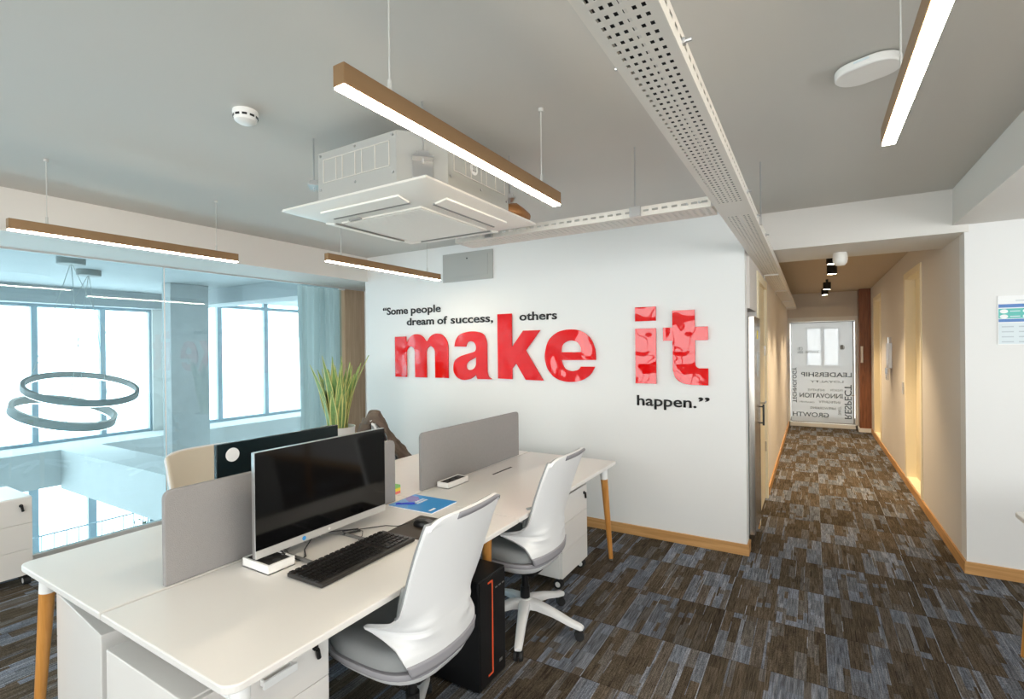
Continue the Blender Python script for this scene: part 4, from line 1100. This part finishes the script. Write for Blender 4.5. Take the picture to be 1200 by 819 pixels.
monitor(-2.27, 1.215, 1.872, .80, 1.195, -1, 'dark monitor seen from behind with a round white sticker', 1.55, True)

# keyboard
kb = empty('keyboard', (-1.635, 1.447, ZT), math.radians(1.2))
MB().box(-.098, .098, -.255, .255, .002, .018).build('case', M['key_case'], kb, bevel=.004)
ks = MB()
for r in range(6):
    x = -.078+r*.0285+(.006 if r else -.004); cols = 22 if r else 18
    for c in range(cols):
        y = -.242+c*.0222*(22/cols)
        if r and c in (15, ) : continue
        if r == 4 and c in (15, 17): continue
        if r == 5 and 4 <= c <= 8: continue
        ks.loft([[(x-q, y-q, z), (x+q, y-q, z), (x+q, y+q, z), (x-q, y+q, z)] for q, z in ((.0100, .016), (.0082, .0235))])
ks.box(-.078+5*.0285+.006-.009, -.078+5*.0285+.006+.009, -.242+4*.0222-.01, -.242+8*.0222+.01, .016, .0235)
o = ks.build('keys', M['keys'], kb); o['kind'] = 'stuff'
MB().box(.090, .0945, -.25, .25, .0175, .0185).build('front_edge', M['mouse_grey'], kb)
MB().tube((-.09, -.24, .018), (-.09, -.24, .0195), .006, n=12).build('sticker', M['paper'], kb)
tag(kb, 'black full-size keyboard on the desk in front of the large monitor', 'keyboard')
mp = MB().prism(rounded(-.11, .11, -.135, .135, (1, 1, 1, 1), .012), 0, .003).build('mouse_mat', M['mousepad']); mp.location = (-1.635, 1.855, ZT); mp.rotation_euler = (0, 0, math.radians(4)); tag(mp, 'dark brown mouse mat right of the keyboard', 'mouse mat')
ms = empty('computer_mouse', (-1.64, 1.87, ZT+.003), math.radians(10))
def mo(u, v):
    t = 2*PI*u; r = math.sin(PI/2*v)
    return (.055*r*math.cos(t), .03*r*math.sin(t)*(1+.12*math.cos(t)), .034*math.cos(PI/2*v)**.7)
MB().grid(mo, 28, 10).build('mouse_body', M['black'], ms, smooth=60); MB().box(-.045, -.022, -.004, .004, .018, .031).build('wheel', M['mouse_grey'], ms, bevel=.003)
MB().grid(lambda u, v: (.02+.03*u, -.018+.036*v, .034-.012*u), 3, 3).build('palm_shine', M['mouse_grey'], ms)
tag(ms, 'small black computer mouse on the brown mat', 'mouse')
# cables
cb = MB().path([(-1.69, 1.87, .758), (-1.74, 1.80, .745), (-1.80, 1.78, .744), (-1.86, 1.70, .744), (-1.89, 1.66, .744), (-1.92, 1.62, .75), (-1.94, 1.55, .76)], .002, 6).build('mouse_cable', M['black'], smooth=60)
tag(cb, 'thin dark mouse cable curling behind the keyboard', 'cable')
cb = MB().path([(-1.735, 1.56, .75), (-1.77, 1.58, .744), (-1.80, 1.63, .744), (-1.83, 1.66, .75), (-1.86, 1.64, .76), (-1.90, 1.58, .765), (-1.93, 1.52, .77)], .002, 6)
cb.tube((-1.84, 1.655, .752), (-1.875, 1.585, .752), .005).tube((-1.86, 1.66, .755), (-1.90, 1.60, .757), .004)
tag(cb.build('keyboard_cable', M['black'], smooth=60), 'black cable knotted on the desk right of the monitor foot', 'cable')
cb = MB().path([(-1.90, 1.27, .79), (-1.85, 1.285, .76), (-1.81, 1.31, .745), (-1.83, 1.35, .744), (-1.88, 1.38, .75), (-1.92, 1.45, .77), (-1.95, 1.5, .80)], .0028, 6)
cb.tube((-1.87, 1.265, .775), (-1.83, 1.30, .755), .007)
tag(cb.build('power_cable', M['black'], smooth=60), 'black cable beside the white socket box under the monitor', 'cable')
# socket boxes
def socket(x0, x1, y0, y1, hgt, label):
    root = empty('socket_box', ((x0+x1)/2, (y0+y1)/2, ZT)); a, b = (x1-x0)/2, (y1-y0)/2
    r = MB().box(-a, a, -b, -b+.008, 0, hgt).box(-a, a, b-.008, b, 0, hgt).box(-a, -a+.008, -b+.008, b-.008, 0, hgt).box(a-.008, a, -b+.008, b-.008, 0, hgt).box(-a, a, -b, b, 0, .004)
    r.build('frame', M['white_plastic'], root)
    ins = MB().box(-a+.008, a-.008, -b+.008, b-.008, .004, hgt-.003).build('socket_panel', M['dark_box'], root)
    for k in range(3):
        t = (-.6+.6*k)
        cx, cy = (t*a, 0) if a > b else (0, t*b)
        MB().tube((cx, cy, hgt-.0035), (cx, cy, hgt-.002), .016, n=18).build('socket', M['black'], ins)
    return tag(root, label, 'socket box', 'desk socket boxes')
socket(-1.975, -1.805, 1.165, 1.28, .036, 'white socket box under the lower left corner of the large monitor')
socket(-2.02, -1.935, 2.44, 2.65, .036, 'white socket box against the far grey screen')
# booklet, pen, sticky notes
bk = empty('blue_booklet', (-1.873, 2.135, ZT), math.radians(2))
MB().box(-.15, .15, -.112, .112, 0, .005).build('pages', M['paper'], bk)
cv = MB().box(-.151, .151, -.113, .113, .005, .0065).build('cover', M['book_blue'], bk)
MB().prism([(-.15, -.11), (-.02, -.11), (-.08, -.02), (-.15, .02)], .0066, .0069).build('pale_shape', M['book_pale'], cv)
MB().prism([(-.15, .02), (-.08, -.02), (-.04, .03), (-.10, .08), (-.15, .08)], .0066, .0069).build('lilac_shape', M['book_lilac'], cv)
for k in range(2):
    for q in range(5): MB().box(-.055+k*.024, -.038+k*.024, -.025+q*.019, -.011+q*.019, .0066, .0071).build('title_mark', M['paper'], cv)
MB().box(.11, .125, -.09, -.04, .0066, .0071).build('small_print', M['paper'], cv)
tag(bk, 'blue glossy booklet lying across the seam of the white desk', 'booklet')
pn = MB().tube((-1.985, 2.04, ZT+.012), (-1.90, 2.10, ZT+.012), .0045, n=10).build('pen', M['pen'], smooth=40)
MB().tube((-1.90, 2.10, ZT+.012), (-1.888, 2.108, ZT+.012), .0045, .001, 10).build('tip', M['silver'], pn); MB().box(-1.98, -1.945, 2.048, 2.052, ZT+.0155, ZT+.018).build('clip', M['pen'], pn)
tag(pn, 'blue ballpoint pen lying on the blue booklet', 'pen')
sn = MB().box(-2.19, -2.14, 2.20, 2.24, ZT, ZT+.016).build('sticky_notes', M['pink']); MB().box(-2.19, -2.14, 2.20, 2.24, ZT+.016, ZT+.034).build('yellow_stack', M['yellow'], sn); MB().box(-2.19, -2.14, 2.20, 2.24, ZT+.034, ZT+.05).build('green_stack', M['green'], sn)
tag(sn, 'small stack of pink yellow and green sticky notes beside the grey screen', 'sticky notes')

# computer tower
tw = empty('computer_tower', (-1.33, 2.005, 0))
MB().box(-.44, 0, -.115, .115, .012, .525).build('case', M['tower'], tw, bevel=.004)
MB().box(-.002, .006, -.109, .109, .02, .518).build('front_panel', M['black'], tw, bevel=.003)
MB().box(.005, .0085, -.012, -.004, .055, .50).box(.005, .0085, -.045, -.012, .492, .50).box(.005, .0085, -.045, -.012, .055, .063).build('trim_stripe', M['tower_red'], tw)
for k in range(3): MB().box(.006, .0075, .02+k*.03, .038+k*.03, .448, .454).build('port', M['silver'], tw)
MB().box(.006, .0075, .05, .075, .075, .088).build('badge', M['silver'], tw)
for sx in (-.4, -.04):
    for sy in (-.09, .09): MB().tube((sx, sy, 0), (sx, sy, .013), .014, n=12).build('foot', M['rubber'], tw)
tag(tw, 'black computer tower with an orange-red stripe standing on the carpet', 'computer')

# potted sansevieria
pl = empty('potted_plant', (-4.04, 3.36, 0))
MB().lathe([(0, 0), (.115, 0), (.125, .01), (.165, .84), (.168, .85), (.158, .85), (.152, .80), (0, .80)], 40).build('pot', M['white_plastic'], pl, smooth=40)
MB().lathe([(0, .815), (.12, .812), (.153, .80)], 24).build('soil', M['soil'], pl, smooth=60)
rnd = random.Random(5)
for k in range(46):
    a = k*2.399+rnd.uniform(-.3, .3); r0 = .02+.075*rnd.random(); H = rnd.uniform(.40, .76); lean = rnd.uniform(.06, .30)*(H/.7)*(.35+.65*k/45)
    wd = rnd.uniform(.030, .044); tw_ = rnd.uniform(-.9, .9)
    d = Vector((math.cos(a), math.sin(a), 0)); base = Vector((r0*d.x, r0*d.y, .80)); b = MB(); e = MB(); nseg = 10; Ls = []
    for q in range(nseg+1):
        t = q/nseg; c = base+Vector((0, 0, H*t))+d*(lean*t**1.6)
        wv = wd*(.75+.5*math.sin(PI*min(t*1.1, 1)))*(1-t**4)+.0008
        ang = a+PI/2+tw_*t; sd = Vector((math.cos(ang), math.sin(ang), 0)); nb = Vector((-sd.y, sd.x, 0))
        Ls.append((c, sd, nb, wv))
    V = [[b.bm.verts.new(c+sd*s*wv*.72+nb*(.006*(1-abs(s)))) for s in (-1, 0, 1)] for c, sd, nb, wv in Ls]
    for q in range(nseg):
        for s in range(2): b.bm.faces.new((V[q][s], V[q][s+1], V[q+1][s+1], V[q+1][s]))
    for s in (-1, 1):
        W_ = [[e.bm.verts.new(c+sd*s*wv*t) for t in (.72, 1.0)] for c, sd, nb, wv in Ls]
        for q in range(nseg): e.bm.faces.new((W_[q][0], W_[q][1], W_[q+1][1], W_[q+1][0]))
    lf = b.build('leaf', M['leaf'], pl, smooth=60, solid=.003)
    e.build('leaf_margin', M['leaf_edge'], lf, smooth=60, solid=.003)
tag(pl, 'snake plant with yellow-edged leaves in a tall white planter by the curtain', 'plant')
